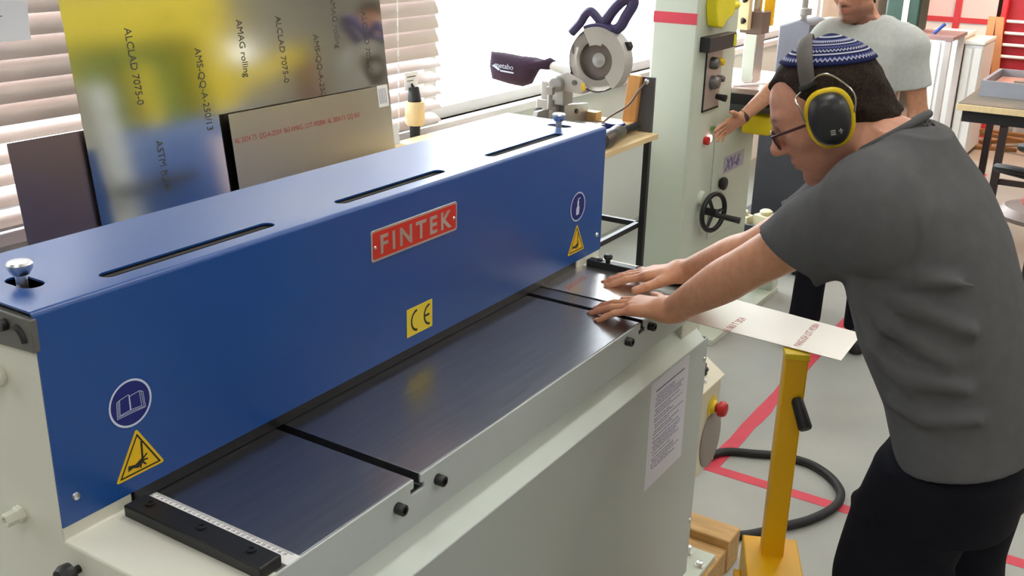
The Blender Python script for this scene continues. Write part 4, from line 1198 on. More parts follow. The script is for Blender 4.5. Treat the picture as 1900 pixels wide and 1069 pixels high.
F.noise(0.003, 24, 9, (0.9, -1.2, 0.04), (1.4, -0.7, 0.98))
F.mesh('trousers', trouser, man, None, 1)
for (x, y, a) in ((1.035, -0.91, 0.05), (1.225, -1.06, -0.12)):
    F = Field((x-0.10, y-0.16, -0.004), (x+0.10, y+0.26, 0.16), 0.006)
    F.cone((x, y-0.05, 0.045), (x+a*0.3, y+0.15, 0.036), 0.044, 0.042, 0.0)
    F.cone((x, y-0.03, 0.07), (x, y-0.02, 0.12), 0.046, 0.044, 0.03)
    F.plane((0, 0, 0.002), (0, 0, -1), (x-0.2, y-0.3, -0.1), (x+0.2, y+0.4, 0.05))
    F.mesh('shoe', shoem, man, None, 1)
# hair: a skin over the skull, cut at the hairline
def hair_mesh(H, parent, front=0.052, thick=0.0058, h=0.0035, seed=1):
    F = Field(H.o-0.16, H.o+0.16, h)
    F.ell(H.p(0.0, 0.040, 0), np.array((0.095, 0.080, 0.074))+thick, H.R, 0)
    F.cone(H.p(-0.045, -0.02, 0.0), H.p(-0.058, -0.055, 0.0), 0.055, 0.047, 0.03)
    bmin, bmax = H.o-0.17, H.o+0.17
    # hairline over the forehead, temple step, nape line
    def hl(x, y, z):
        px, py, pz = x-H.o[0], y-H.o[1], z-H.o[2]
        q = [v[0]*px+v[1]*py+v[2]*pz for v in (H.f, H.u, H.l)]
        return q[0]*0.93-q[1]*0.36+0.8*np.minimum(np.abs(q[2]), 0.045)-(front*0.93-0.095*0.36)-0.028
    F.op(hl, bmin, bmax, 0.006, 'and', pad=0)
    F.op(lambda x, y, z: np.maximum(-( (x-H.o[0])*H.f[0]+(y-H.o[1])*H.f[1]+(z-H.o[2])*H.f[2]-0.026), ((x-H.o[0])*H.u[0]+(y-H.o[1])*H.u[1]+(z-H.o[2])*H.u[2]-0.055)), bmin, bmax, 0.006, 'sub', pad=0)
    F.plane(H.p(-0.02, -0.022, 0), -H.u*0.86-H.f*(-0.5), bmin, bmax, 0.006)
    F.plane(H.p(-0.06, -0.052, 0), -H.u, bmin, bmax, 0.006)
    F.noise(0.0035, 220, seed, bmin, bmax, 8)
    return F.mesh('hair', hairm, parent, None, 0)
hair_mesh(H1, man)

# knitted cap: its own dome, rows of navy and white
CN = H1.u*0.87-H1.f*0.49; CN /= np.linalg.norm(CN)
CF = H1.f-CN*(H1.f@CN); CF /= np.linalg.norm(CF); CL = np.cross(CN, CF)
def cap_dome():
    c0 = H1.p(0.0, 0.040)
    R3 = np.array((0.095, 0.080, 0.074))+0.0092
    cn, cff, cl = [np.array([v@H1.f, v@H1.u, v@H1.l]) for v in (CN, CF, CL)]
    vs = []; uv = []; fs = []
    nr, na = 30, 120
    PM = math.radians(53)
    for i in range(nr+1):
        t = i/nr
        ph = PM*max(t, 0.004)
        for j in range(na):
            a = 2*math.pi*j/na
            q = cn*math.cos(ph)+(cff*math.cos(a)+cl*math.sin(a))*math.sin(ph)
            kn = 0.0006*math.sin(a*60)*(1 if i % 2 else -1)
            bump = 0.006*math.exp(-(t/0.22)**2)+0.002
            w = H1.p(*(q*(R3+kn+bump)+np.array((0, 0.040, 0))))
            vs.append(w); uv.append((t, j/na))
    for j in range(na):
        vs.append(vs[nr*na+j]-(vs[nr*na+j]-c0)*0.07); uv.append((1, j/na))
    for i in range(nr+1):
        for j in range(na): fs.append((i*na+j, i*na+(j+1) % na, (i+1)*na+(j+1) % na, (i+1)*na+j))
    me = bpy.data.meshes.new('knitted_cap'); me.from_pydata([tuple(v) for v in vs], [], fs)
    at = me.attributes.new('knit', 'FLOAT_VECTOR', 'POINT')
    for i, q in enumerate(uv): at.data[i].vector = (q[0], abs(q[1]*2-1), 0)
    me.shade_smooth()
    o = bpy.data.objects.new('knitted_cap', me); COL.objects.link(o)
    return o
km = mat('knit_navy_white', (44, 50, 104), 0.95, bump=0.3, bscale=700, spec=0.1)
nt = km.node_tree; b = nt.nodes['Principled BSDF']
at = nt.nodes.new('ShaderNodeAttribute'); at.attribute_name = 'knit'
sx = nt.nodes.new('ShaderNodeSeparateXYZ'); nt.links.new(at.outputs['Vector'], sx.inputs[0])
def mth(op, a, bb=None):
    n = nt.nodes.new('ShaderNodeMath'); n.operation = op
    for i, q in enumerate((a, bb)):
        if q is None: continue
        if isinstance(q, (int, float)): n.inputs[i].default_value = q
        else: nt.links.new(q, n.inputs[i])
    return n.outputs[0]
zig = mth('PINGPONG', mth('MULTIPLY', sx.outputs[1], 30.0), 0.5)
lat = mth('ADD', sx.outputs[0], mth('MULTIPLY', mth('SUBTRACT', zig, 0.25), mth('MULTIPLY', mth('GREATER_THAN', mth('PINGPONG', mth('ADD', sx.outputs[0], 0.03), 0.13), 0.065), 0.13)))
rp = nt.nodes.new('ShaderNodeValToRGB'); rp.color_ramp.interpolation = 'CONSTANT'
nv, wh, mid = (*lin((38, 44, 84)), 1), (*lin((196, 198, 212)), 1), (*lin((92, 98, 148)), 1)
E_ = rp.color_ramp.elements
E_[0].position = 0; E_[0].color = nv; E_[1].position = 0.16; E_[1].color = wh
for p_, c_ in ((0.20, nv), (0.28, mid), (0.32, wh), (0.36, nv), (0.44, wh), (0.475, nv), (0.53, mid), (0.57, nv), (0.63, wh), (0.665, nv), (0.73, wh), (0.765, nv), (0.83, mid), (0.87, wh), (0.90, nv)):
    e = E_.new(p_); e.color = c_
nt.links.new(lat, rp.inputs[0]); nt.links.new(rp.outputs[0], b.inputs['Base Color'])
cap = cap_dome(); cap.data.materials.append(km); put(cap, man)
cap['label'] = 'navy and white patterned knitted skullcap'

# glasses
gl = thing('glasses', 'dark framed spectacles worn by the man leaning over the shear', 'glasses', tuple(EAR))
fr = mat('glasses_frame', (66, 26, 24), 0.3, var=0.1)
lensm = bpy.data.materials.new('lens'); lensm.use_nodes = True
bb = lensm.node_tree.nodes['Principled BSDF']; bb.inputs['Transmission Weight'].default_value = 1; bb.inputs['Roughness'].default_value = 0.02; bb.inputs['IOR'].default_value = 1.1
g = G()
for s in (-1, 1):
    pts = []
    for i in range(20):
        a = 2*math.pi*i/20
        pts.append(H1.p(0.1085-0.006*abs(math.cos(a)*0.024+0.033)/0.033*0.6, 0.008+0.0175*math.copysign(abs(math.sin(a))**0.8, math.sin(a)), s*(0.033+0.0255*math.copysign(abs(math.cos(a))**0.8, math.cos(a)))))
    g.tube(pts, 0.0019, 6, closed=True)
    g.tube([H1.p(0.104, 0.020, s*0.059), H1.p(0.085, 0.019, s*0.071), H1.p(0.03, 0.014, s*0.081), H1.p(-0.002, 0.012, s*0.083)], 0.0027, 6, sub=4)
g.tube([H1.p(0.109, 0.016, -0.010), H1.p(0.111, 0.018, 0), H1.p(0.109, 0.016, 0.010)], 0.0014, 6, sub=3)
g.build('frame', fr, gl)
for s in (-1, 1):
    g = G(); 
    g.add([H1.p(0.105, 0.010+0.0145*math.sin(2*math.pi*i/24), s*(0.033+0.0245*math.cos(2*math.pi*i/24))) for i in range(24)]+[H1.p(0.1035, 0.010+0.0145*math.sin(2*math.pi*i/24), s*(0.033+0.0245*math.cos(2*math.pi*i/24))) for i in range(24)],
          [tuple(range(24)), tuple(range(47, 23, -1))]+[(i, 24+i, 24+(i+1) % 24, (i+1) % 24) for i in range(24)])
    g.build('lens', lensm, gl, smooth=0)

# ear defenders
ed = thing('ear_defenders', 'black and yellow ear defenders with grey headband worn over the knitted cap', 'ear defenders', tuple(EAR))
cupm = mat('cup_black', (40, 41, 44), 0.38, var=0.15, scale=12, bump=0.05)
cupy = mat('cup_yellow', (240, 206, 16), 0.35, var=0.05)
bandm = mat('band_grey', (96, 90, 86), 0.7, var=0.15, scale=60, bump=0.2, bscale=300)
wirem = mat('band_wire', (190, 186, 180), 0.25, metal=1)
a_ = math.radians(-16)      # cups hang a little more upright than the head
cu = H1.u*math.cos(a_)-H1.f*math.sin(a_)*-1; cu = H1.u*math.cos(a_)+H1.f*math.sin(a_); cf = H1.f*math.cos(a_)-H1.u*math.sin(a_)
for s in (-1, 1):
    l = H1.l*s
    c = H1.p(0.000, 0.010, s*0.074)
    def shell(prof, wf, hu, name, m, parent, n=40, shift=0.0, e=2.5):
        vs = []
        for (r, d) in prof:
            for i in range(n):
                t = 2*math.pi*i/n
                ct = math.copysign(abs(math.cos(t))**(2/e), math.cos(t)); st = math.copysign(abs(math.sin(t))**(2/e), math.sin(t))
                taper = 1.0-0.10*(-st)*(st < 0)
                vs.append(c+cf*(r*wf*ct*taper+shift)+cu*r*hu*st+l*d)
        fs = [(k*n+i, k*n+(i+1) % n, (k+1)*n+(i+1) % n, (k+1)*n+i) for k in range(len(prof)-1) for i in range(n)]
        fs += [tuple(range(n-1, -1, -1)), tuple((len(prof)-1)*n+i for i in range(n))]
        g = G(); g.add(vs, fs); return g.build(name, m, parent, smooth=60)
    cup = shell([(0.90, 0.020), (1.0, 0.022), (1.0, 0.027), (0.985, 0.036), (0.93, 0.045), (0.80, 0.052), (0.6, 0.056), (0.3, 0.058), (0.05, 0.0585)], 0.0345, 0.0445, 'cup', cupm, ed)
    shell([(0.80, 0.0), (1.0, 0.003), (1.04, 0.008), (1.0, 0.014), (0.8, 0.018)], 0.0355, 0.0455, 'cushion', cupm, ed)
    shell([(1.00, 0.012), (1.085, 0.014), (1.10, 0.019), (1.085, 0.024), (1.0, 0.026)], 0.0370, 0.0465, 'yellow_rim', cupy, ed)
    # wire yoke
    hg = H1.p(0.008, 0.074, s*0.088)
    g = G()
    g.tube([c+cf*0.040+cu*0.002+l*0.026, c+cf*0.044+cu*0.028+l*0.026, H1.p(0.034, 0.066, s*0.092), hg], 0.0017, 8, sub=4)
    g.tube([c-cf*0.040+cu*0.002+l*0.026, c-cf*0.044+cu*0.034+l*0.026, H1.p(-0.034, 0.072, s*0.096), H1.p(-0.014, 0.082, s*0.092), hg], 0.0017, 8, sub=4)
    g.build('wire_yoke', wirem, ed)
    g = G(); g.cyl(hg-H1.f*0.014, hg+H1.f*0.014, 0.0055, n=10); g.build('hinge_clip', cupm, ed)
    if s > 0:
        o_ = c-cu*0.024-cf*0.006+l*0.0572
        g = G(); Mx = frame(tuple(o_), tuple(-cf), tuple(cu))
        for k in range(3): g.box(-0.007, 0.001, 0.002+k*0.0032, 0.004+k*0.0032, 0, 0.0008, Mx)
        g.box(0.006, 0.013, 0.006, 0.008, 0, 0.0008, Mx); g.box(0.0085, 0.0105, 0.002, 0.011, 0, 0.0008, Mx)
        g.build('cup_marking', wirem, cup, smooth=0)
# headband arc over the cap
pts = []
for i in range(25):
    t = math.pi*i/24
    pts.append(H1.p(0.008-0.022*math.sin(t), 0.074+0.0640*math.sin(t)**0.9, 0.088*math.cos(t)))
g = G()
vs = []; fs = []
for i, p in enumerate(pts):
    d = (pts[min(i+1, 24)]-pts[max(i-1, 0)]); d /= np.linalg.norm(d)
    wv = H1.f-d*(H1.f@d); wv /= np.linalg.norm(wv); nv_ = np.cross(d, wv)
    hw = 0.0125+0.002*math.sin(math.pi*i/24)
    for a in range(10):
        t = 2*math.pi*a/10
        vs.append(p+wv*hw*math.cos(t)+nv_*0.0045*math.sin(t))
for i in range(24):
    for a in range(10): fs.append((i*10+a, i*10+(a+1) % 10, (i+1)*10+(a+1) % 10, (i+1)*10+a))
fs += [tuple(range(9, -1, -1)), tuple(240+a for a in range(10))]
g.add(vs, fs); g.build('headband', bandm, ed, smooth=60)
# ------------------------------------------------------------------ bandsaw
bs = thing('bandsaw', 'tall pale green vertical bandsaw with red stripe and black handwheel', 'machine', (3.8, 0.64, 0))
XB, YB = 3.40, 0.537
g = G(); g.prism([(XB, 0.03), (4.236, 0.03), (4.225, 0.93), (3.86, 0.95), (3.86, 2.35), (XB, 2.35)], 'y', YB, 0.747)
fb = g.build('frame', M['saw'], bs, bevel=0.012, seg=3)
g = G(); g.box(XB-0.02, 4.27, 0.34, 0.80, 0, 0.03); g.box(4.17, 4.27, 0.345, 0.48, 0.03, 0.13); g.build('foot', M['saw'], bs, bevel=0.003)
g = G(); g.box(XB, 4.6, YB, 0.747, 1.9, 2.5); g.build('upper_wheel_box', M['saw'], bs, bevel=0.012)
g = G(); g.box(XB-0.0012, XB, 0.545, 0.742, 1.3845+0.0, 1.430); g.build('red_stripe', M['redtape'], bs, smooth=0)
g = G(); g.box(3.70, 4.19, YB-0.006, YB, 0.385, 0.925); dr = g.build('door', M['saw'], bs, bevel=0.003)
g = G(); g.lathe([(0.02, 0), (0.02, 0.006), (0.028, 0.008), (0.032, 0.022), (0.026, 0.03), (0.01, 0.032)], (3.80, YB-0.006, 0.638), (0, -1, 0), 22); g.build('door_knob', M['rubber'], dr)
g = G(); g.box(3.825, 4.085, YB-0.0075, YB-0.006, 0.675, 0.755); bg_ = g.build('badge', mat('badge_silver', (176, 176, 190), 0.4, metal=0.4), dr)
text('badge_lettering', 'XV-6', 0.075, frame((3.845, YB-0.0078, 0.688), (1, 0, 0), (0, 0, 1)), mat('badge_ink', (96, 84, 150), 0.5), bg_, 0.0003, bold=0.002, shear=0.25, xs=1.1)
# blade welder panel
g = G(); g.box(3.515, 3.69, YB-0.004, YB, 1.015, 1.33); wp = g.build('welder_panel', mat('panel_alu', (186, 172, 162), 0.4, metal=0.3, var=0.1), bs)
g = G(); g.box(3.508, 3.515, YB-0.006, YB, 1.01, 1.33); g.box(3.508, 3.69, YB-0.006, YB, 1.008, 1.016); g.build('panel_edge', M['black'], wp)
for (x, z, r, mm) in ((3.57, 1.215, 0.026, 'iron'), (3.63, 1.215, 0.018, 'signyellow'), (3.59, 1.13, 0.03, 'iron'), (3.65, 1.14, 0.016, 'iron')):
    g = G(); g.lathe([(r, 0), (r, 0.02), (r*0.7, 0.035), (r*0.3, 0.036)], (x, YB-0.004, z), (0, -1, 0), 18); g.build('welder_knob', M[mm], wp)
g = G(); g.cyl((3.66, YB-0.004, 1.06), (3.66, YB-0.05, 1.055), 0.012, 0.016, 14); g.build('welder_lever', M['rubber'], wp)
g = G(); g.box(3.43, 3.735, YB-0.045, YB, 1.272, 1.335); lb_ = g.build('lamp_box', M['black'], bs, bevel=0.003)
g = G(); g.box(3.735, 3.738, YB-0.04, YB-0.004, 1.28, 1.325); g.box(3.70, 3.735, YB-0.047, YB-0.045, 1.278, 1.328); g.build('warning_label', mat('label_lime', (206, 206, 40), 0.5), lb_)
g = G(); g.prism([(3.47, 1.56), (3.67, 1.56), (3.672, 1.415), (3.60, 1.40), (3.55, 1.365), (3.49, 1.375), (3.46, 1.45)], 'y', YB-0.05, YB); g.cyl((3.66, YB-0.03, 1.45), (3.74, YB-0.03, 1.45), 0.022, 0.018, 14)
g.build('yellow_guard', mat('guard_yellow', (236, 222, 30), 0.45, var=0.08), bs, bevel=0.006)
# handwheel with crank handle
hw = Vector((3.62, YB-0.055, 0.545))
g = G(); nrm_ = Vector((-0.25, -1, 0)).normalized()
u_ = Vector((0, 0, 1)); w_ = nrm_.cross(u_)
g.tube([hw+(u_*math.cos(t)+w_*math.sin(t))*0.085 for t in [2*math.pi*i/32 for i in range(32)]], 0.0115, 10, closed=True)
for k in range(3):
    t = math.radians(120*k+30); g.tube([hw, hw+(u_*math.cos(t)+w_*math.sin(t))*0.085], 0.008, 8)
g.cyl(hw+nrm_*0.02, Vector((hw.x, YB, hw.z)), 0.018, n=14)
h2 = hw+w_*0.0-u_*0.01
g.cyl(h2, h2+Vector((0.012, -0.125, -0.012)), 0.012, 0.0145, 14)
g.build('handwheel', M['black'], bs)
g = G(); g.cyl((3.585, YB, 0.61), (3.585, YB-0.02, 0.61), 0.035, 0.03, 18); g.build('index_boss', M['saw'], bs)
# push buttons
g = G(); g.cyl((3.575, YB, 0.875), (3.575, YB-0.022, 0.875), 0.019, n=18); bt = g.build('stop_button', M['redplastic'], bs, bevel=0.003)
lampm = mat('lit_button', (255, 200, 190), 0.4, emit=2.2)
g = G(); g.cyl((3.62, YB, 0.878), (3.62, YB-0.012, 0.878), 0.016, n=18); g.build('lit_button', lampm, bs)
g = G(); g.cyl((3.645, YB, 0.915), (3.645, YB-0.014, 0.915), 0.014, n=18); g.build('start_button', mat('green_plastic', (80, 140, 80), 0.4), bs)
# table, guide post
g = G(); g.box(3.90, 4.55, 0.27, 0.98, 1.042, 1.068); tb_ = g.build('table', mat('saw_table', (206, 186, 180), 0.3, metal=0.7, var=0.06), bs, bevel=0.002)
g = G(); g.box(3.895, 4.555, 0.265, 0.985, 0.995, 1.044); g.build('table_rim', M['black'], tb_, bevel=0.002)
g = G(); g.box(3.99, 4.16, 0.35, 0.62, 0.90, 1.0); g.cyl((4.06, 0.60, 0.8), (4.06, 0.60, 1.0), 0.05, n=16); g.build('trunnion', M['iron'], bs, bevel=0.004)
g = G(); g.box(4.06, 4.17, 0.515, 0.575, 1.07, 1.30); g.box(4.10, 4.14, 0.53, 0.56, 1.30, 1.95); g.build('guide_post', M['alu'], bs, bevel=0.004)
g = G(); g.box(4.05, 4.15, 0.49, 0.60, 1.30, 1.40); g.box(4.03, 4.12, 0.60, 0.66, 1.34, 1.60); gd = g.build('blade_guide', mat('guide_brown', (126, 104, 96), 0.5, metal=0.3, var=0.1), bs, bevel=0.003)
g = G(); g.box(4.00, 4.045, 0.545, 0.625, 1.32, 1.66); g.build('guide_cover', mat('cream_yellow', (232, 206, 160), 0.5), bs)
for zz in (1.36, 1.455):
    g = G(); g.lathe([(0.008, 0), (0.014, 0.006), (0.016, 0.03), (0.010, 0.036)], (4.02, 0.55, zz), (-0.6, 0.8, 0), 12); g.build('guide_knob', M['rubber'], gd)
g = G(); g.box(4.16, 4.20, 0.49, 0.53, 1.33, 1.75); g.build('guide_scale', M['yellow'], bs)
g = G(); g.tube([(3.92, 0.56, 1.072), (4.05, 0.47, 1.076), (4.12, 0.42, 1.074), (4.2, 0.40, 1.072)], 0.006, 8, sub=5)
tag(g.build('white_lead', M['paperw']), 'short white cord lying on the bandsaw table', 'cord')
g = G(); g.prism([(3.92, 0.86), (4.16, 0.86), (4.16, 0.94), (4.05, 0.955), (3.92, 0.945)], 'y', 0.36, 0.50); g.cyl((4.12, 0.36, 0.9), (4.12, 0.50, 0.9), 0.03, n=14)
tag(g.build('yellow_cover', mat('cover_yellow', (236, 210, 20), 0.5, var=0.08), bevel=0.01), 'yellow plastic cover under the bandsaw table beside the pointing hand', 'cover')
# ------------------------------------------------------------------ second man pressing the bandsaw button
EA2 = V3(3.82, 0.022, 1.520)
H2 = HeadFrame(EA2, math.radians(180-14), math.radians(8), roll=math.radians(-4))
m2 = thing('person', 'bearded man in light grey t-shirt pressing a bandsaw button', 'person', (3.86, -0.05, 0))
S2R, E2R, W2R = V3(3.845, 0.125, 1.330), V3(3.905, 0.325, 1.115), V3(3.738, 0.436, 0.962)
S2L, E2L, W2L = V3(3.845, -0.222, 1.320), V3(3.86, -0.285, 1.055), V3(3.80, -0.275, 0.84)
T2 = [(0.84, 3.87, -0.05, 0.100, 0.158), (0.95, 3.87, -0.05, 0.104, 0.160), (1.05, 3.865, -0.05, 0.104, 0.150), (1.15, 3.86, -0.05, 0.108, 0.160), (1.25, 3.855, -0.05, 0.110, 0.170), (1.33, 3.855, -0.048, 0.098, 0.165), (1.385, 3.855, -0.045, 0.075, 0.110), (1.42, 3.853, -0.042, 0.056, 0.062)]
F = Field((3.50, -0.46, 0.66), (4.06, 0.62, 1.72), 0.0045)
F.loft(T2, 0, grow=-0.014)
add_head(F, H2, V3(3.855, -0.045, 1.375), 0.053)
for a, b, c, sd in ((S2R, E2R, W2R, 1), (S2L, E2L, W2L, -1)):
    F.cone(a, b, 0.052, 0.038, 0.03); F.cone(b, b+(c-b)*0.3, 0.038, 0.039, 0.015); F.cone(b+(c-b)*0.3, c, 0.039, 0.026, 0.015)
t2 = add_hand(F, W2R, (-0.165, 0.085, -0.080), (0.30, 0.80, 0.20), -1, [(4, 6, 4), (6, 9, 7), (8, 14, 10), (10, 18, 12)], (3, 0, -3, -7), 0.97, thumb=(56, -16, 10, 20))
t3 = add_hand(F, W2L, (-0.05, 0.02, -0.20), (-0.2, -1, 0.05), 1, [(14, 22, 16), (16, 24, 18), (18, 26, 18), (20, 28, 20)], (4, 1, -3, -7), 0.97, thumb=(30, 4, 12, 10))
def tint2(P):
    q = H2.loc(P); f, u, l = q[:, 0], q[:, 1], q[:, 2]
    c = np.tile(np.array(lin((208, 150, 118))), (len(P), 1))
    head = (np.linalg.norm(q, axis=1) < 0.19)
    c[head] = lin((206, 146, 120))
    def blend(mask, col, w):
        ww = np.clip(w*mask, 0, 1)[:, None]; c[:] = c*(1-ww)+np.array(lin(col))*ww
    g_ = lambda cf, cu, cl, rf, ru, rl: np.exp(-(((f-cf)/rf)**2+((u-cu)/ru)**2+((np.abs(l)-cl)/rl)**2))
    beard = head*(u < -0.028)*(f > -0.005)*(u > -0.125)
    lipz = g_(0.096, -0.052, 0, 0.02, 0.011, 0.024)
    blend(beard*(1-np.clip(1.6*lipz, 0, 1))*np.clip((-u-0.03)/0.03, 0, 1), (92, 62, 50), 0.62)
    blend(head*g_(0.098, -0.034, 0.008, 0.016, 0.0065, 0.026), (80, 54, 44), 0.75)
    blend(head*lipz, (190, 104, 96), 0.8)
    blend(head*g_(0.0865, 0.040, 0.028, 0.016, 0.0055, 0.018), (40, 28, 24), 0.9)
    blend(head*g_(0.0905, 0.0118, 0.032, 0.004, 0.0048, 0.0052), (40, 26, 20), 0.9)
    return c
b2 = F.mesh('body', skin, m2, tint2, 2)
hair_mesh(H2, m2, 0.064, 0.010, 0.005, 3)
F = Field((3.66, -0.45, 0.80), (4.06, 0.34, 1.46), 0.006)
F.loft(T2, 0, grow=0.006)
for a, b in ((S2R, E2R), (S2L, E2L)):
    F.ell(a, (0.064, 0.066, 0.064), None, 0.04)
    F.cone(a, a+(b-a)*0.64, 0.062, 0.066, 0.04)
for s in (-1, 1): F.cone(V3(3.855, -0.045+s*0.05, 1.395), V3(3.85, -0.045+s*0.14, 1.362), 0.042, 0.05, 0.04)
F.noise(0.003, 26, 12, (3.6, -0.5, 0.8), (4.1, 0.4, 1.5))
F.plane((3.86, -0.05, 0.86), (0, 0, -1), (3.6, -0.5, 0.7), (4.1, 0.4, 0.95), 0.004)
for a, b in ((S2R, E2R), (S2L, E2L)):
    ax = (b-a)/np.linalg.norm(b-a); h_ = a+(b-a)*0.62
    F.plane(h_, ax, np.minimum(h_, b)-0.10, np.maximum(h_, b)+0.08, 0.004) if a is S2R else F.plane(h_, ax, h_-V3(0.1, 0.12, 0.12), h_+V3(0.1, 0.066, 0.05), 0.004)
    F.cone(h_-ax*0.03, h_+ax*0.06, 0.054, 0.058, 0.006, 'sub')
F.cone(V3(3.855, -0.045, 1.38), H2.p(-0.01, -0.065), 0.058, 0.066, 0.006, 'sub')
F.mesh('t_shirt', mat('grey_marl', (200, 203, 200), 0.9, var=0.10, scale=60, bump=0.2, bscale=800, spec=0.2), m2, None, 2)
F = Field((3.68, -0.34, 0.03), (4.06, 0.26, 0.93), 0.007)
F.loft([(0.80, 3.87, -0.05, 0.100, 0.152), (0.92, 3.87, -0.05, 0.100, 0.150)], 0)
for s, x in ((1, 3.84), (-1, 3.87)):
    F.loft([(0.05, x, -0.05+s*0.125, 0.080, 0.070), (0.3, x, -0.05+s*0.115, 0.072, 0.066), (0.5, x, -0.05+s*0.10, 0.082, 0.076), (0.7, 3.87, -0.05+s*0.085, 0.092, 0.084), (0.86, 3.87, -0.05+s*0.075, 0.098, 0.084)], 0.03)
F.noise(0.004, 22, 3, (3.6, -0.4, 0), (4.1, 0.3, 1))
F.mesh('trousers', trouser, m2, None, 1)
for s, x in ((1, 3.84), (-1, 3.87)):
    y = -0.05+s*0.13
    F = Field((x-0.28, y-0.09, -0.006), (x+0.12, y+0.09, 0.14), 0.007)
    F.cone((x+0.04, y, 0.045), (x-0.18, y+s*0.03, 0.036), 0.044, 0.044, 0)
    F.cone((x+0.01, y, 0.07), (x, y, 0.11), 0.046, 0.044, 0.03)
    F.plane((0, 0, 0.002), (0, 0, -1), (x-0.4, y-0.3, -0.1), (x+0.2, y+0.4, 0.05))
    F.mesh('shoe', shoem, m2, None, 1)
wv_ = (W2R-E2R)/np.linalg.norm(W2R-E2R)
g = G(); g.lathe([(0.0285, -0.010), (0.0305, -0.008), (0.0300, 0.008), (0.0275, 0.010)], tuple(W2R-wv_*0.012), tuple(wv_), 24)
tag(g.build('wrist_strap', mat('strap_brown', (70, 44, 38), 0.5, var=0.1), m2), 'dark brown strap on the wrist')
# ------------------------------------------------------------------ behind the bandsaw and the men
dk = mat('machine_dark', (50, 50, 54), 0.5, var=0.15)
dg_ = mat('machine_grey', (92, 90, 98), 0.5, var=0.12)
ml = thing('milling_machine', 'dark grey milling machine with bright spindle behind the two men', 'machine', (5.5, 0.75, 0))
g = G(); g.prism([(0.67, 0.0), (0.67, 1.24), (0.74, 1.26), (0.86, 1.22), (0.86, 0.0)], 'x', 5.40, 5.75); g.build('column', dg_, ml, bevel=0.01)
g = G(); g.lathe([(0.05, 0), (0.05, 0.03), (0.032, 0.035), (0.032, 0.12), (0.055, 0.125), (0.055, 0.16), (0.03, 0.165), (0.03, 0.45), (0.07, 0.46), (0.07, 0.9)], (5.46, 0.75, 1.16), n=24); g.build('spindle', M['chrome'], ml)
g = G(); g.box(5.0, 5.7, 0.35, 0.78, 0.10, 0.82); g.build('knee', dk, ml, bevel=0.01)
g = G(); g.box(4.98, 5.88, 0.25, 0.95, 0.0, 0.10); g.build('plinth', dk, ml, bevel=0.01)
g = G(); g.box(5.2, 5.9, 0.30, 0.62, 0.82, 0.88); g.build('work_table', M['iron'], ml, bevel=0.004)
cbn = thing('pale_cabinet', 'pale steel cabinet strewn with papers behind the bearded man', 'cabinet', (6.2, 0.6, 0))
g = G(); g.box(6.0, 6.7, 0.40, 0.95, 0.0, 1.18); g.build('body', mat('cabinet_pale', (206, 202, 186), 0.6, var=0.08), cbn, bevel=0.006)
for k in range(3):
    g = G(); g.box(5.99, 6.0, 0.43, 0.92, 0.62+0.17*k, 0.77+0.17*k); d_ = g.build('drawer', mat('drawer_pale_%d' % k, (212, 208, 192), 0.6), cbn, bevel=0.003)
    g = G(); g.box(5.975, 5.99, 0.60, 0.75, 0.70+0.17*k, 0.715+0.17*k); g.build('handle', M['alframe'], d_)
random.seed(11)
for k, (x, y, a, lab) in enumerate(((6.12, 0.55, 0.3, 'loose white paper at the front edge of the pale cabinet top'), (6.2, 0.75, -0.5, 'loose white paper lying askew at the back of the pale cabinet top'), (6.35, 0.6, 0.9, 'loose white paper in the middle of the pale cabinet top'))):
    Mx = Matrix.Translation((x, y, 1.182+0.004*k)) @ Matrix.Rotation(a, 4, 'Z')
    g = G(); g.prism([(-0.15, -0.1), (0.15, -0.1), (0.15, 0.1), (-0.15, 0.1)], 'z', 0, 0.002, Mx); tag(g.build('loose_paper', M['paperw'], smooth=0), lab, 'paper', 'papers on the cabinet')
tr_ = thing('low_trolley', 'low dark trolley carrying beige castings beyond the bandsaw foot', 'trolley', (4.95, 0.55, 0))
g = G(); g.box(4.55, 4.90, 0.30, 0.95, 0.16, 0.20); g.box(4.55, 4.57, 0.30, 0.95, 0.20, 0.24); g.build('deck', dk, tr_, bevel=0.004)
for (x, y) in ((4.6, 0.35), (4.6, 0.9), (4.85, 0.35), (4.85, 0.9)):
    g = G(); g.cyl((x, y-0.02, 0.06), (x, y+0.02, 0.06), 0.06, n=18); g.box(x-0.02, x+0.02, y-0.03, y+0.03, 0.10, 0.16); g.build('wheel', M['rubber'], tr_)
cst = mat('casting_beige', (222, 212, 176), 0.6, var=0.1)
for (x, y, s_, lab) in ((4.66, 0.70, 1.0, 'beige casting next to the bandsaw on the low trolley'), (4.68, 0.58, 1.25, 'larger beige casting in the middle of the low trolley')):
    g = G(); g.prism([(x-0.05*s_, y-0.04*s_), (x+0.03*s_, y-0.05*s_), (x+0.05*s_, y+0.03*s_), (x-0.02*s_, y+0.05*s_)], 'z', 0.20, 0.20+0.06*s_); g.lathe([(0.025*s_, 0), (0.03*s_, 0.02), (0.018*s_, 0.03)], (x, y, 0.20+0.06*s_), n=12)
    tag(g.build('casting', cst, bevel=0.004), lab, 'casting', 'castings on the trolley')
g = G(); g.box(4.62, 4.86, 0.33, 0.50, 0.20, 0.225, Matrix.Translation((0, 0, 0))); g.prism([(4.60, 0.36), (4.84, 0.33), (4.86, 0.46), (4.63, 0.50)], 'z', 0.225, 0.24)
tag(g.build('grey_plate', M['plain_alu'], bevel=0.002), 'flat grey metal plate lying on the right of the low trolley', 'plate')
g = G(); g.box(4.72, 4.86, 0.53, 0.62, 0.20, 0.235); tag(g.build('blue_block', M['navy'], bevel=0.004), 'small dark blue block behind the castings on the trolley', 'block')
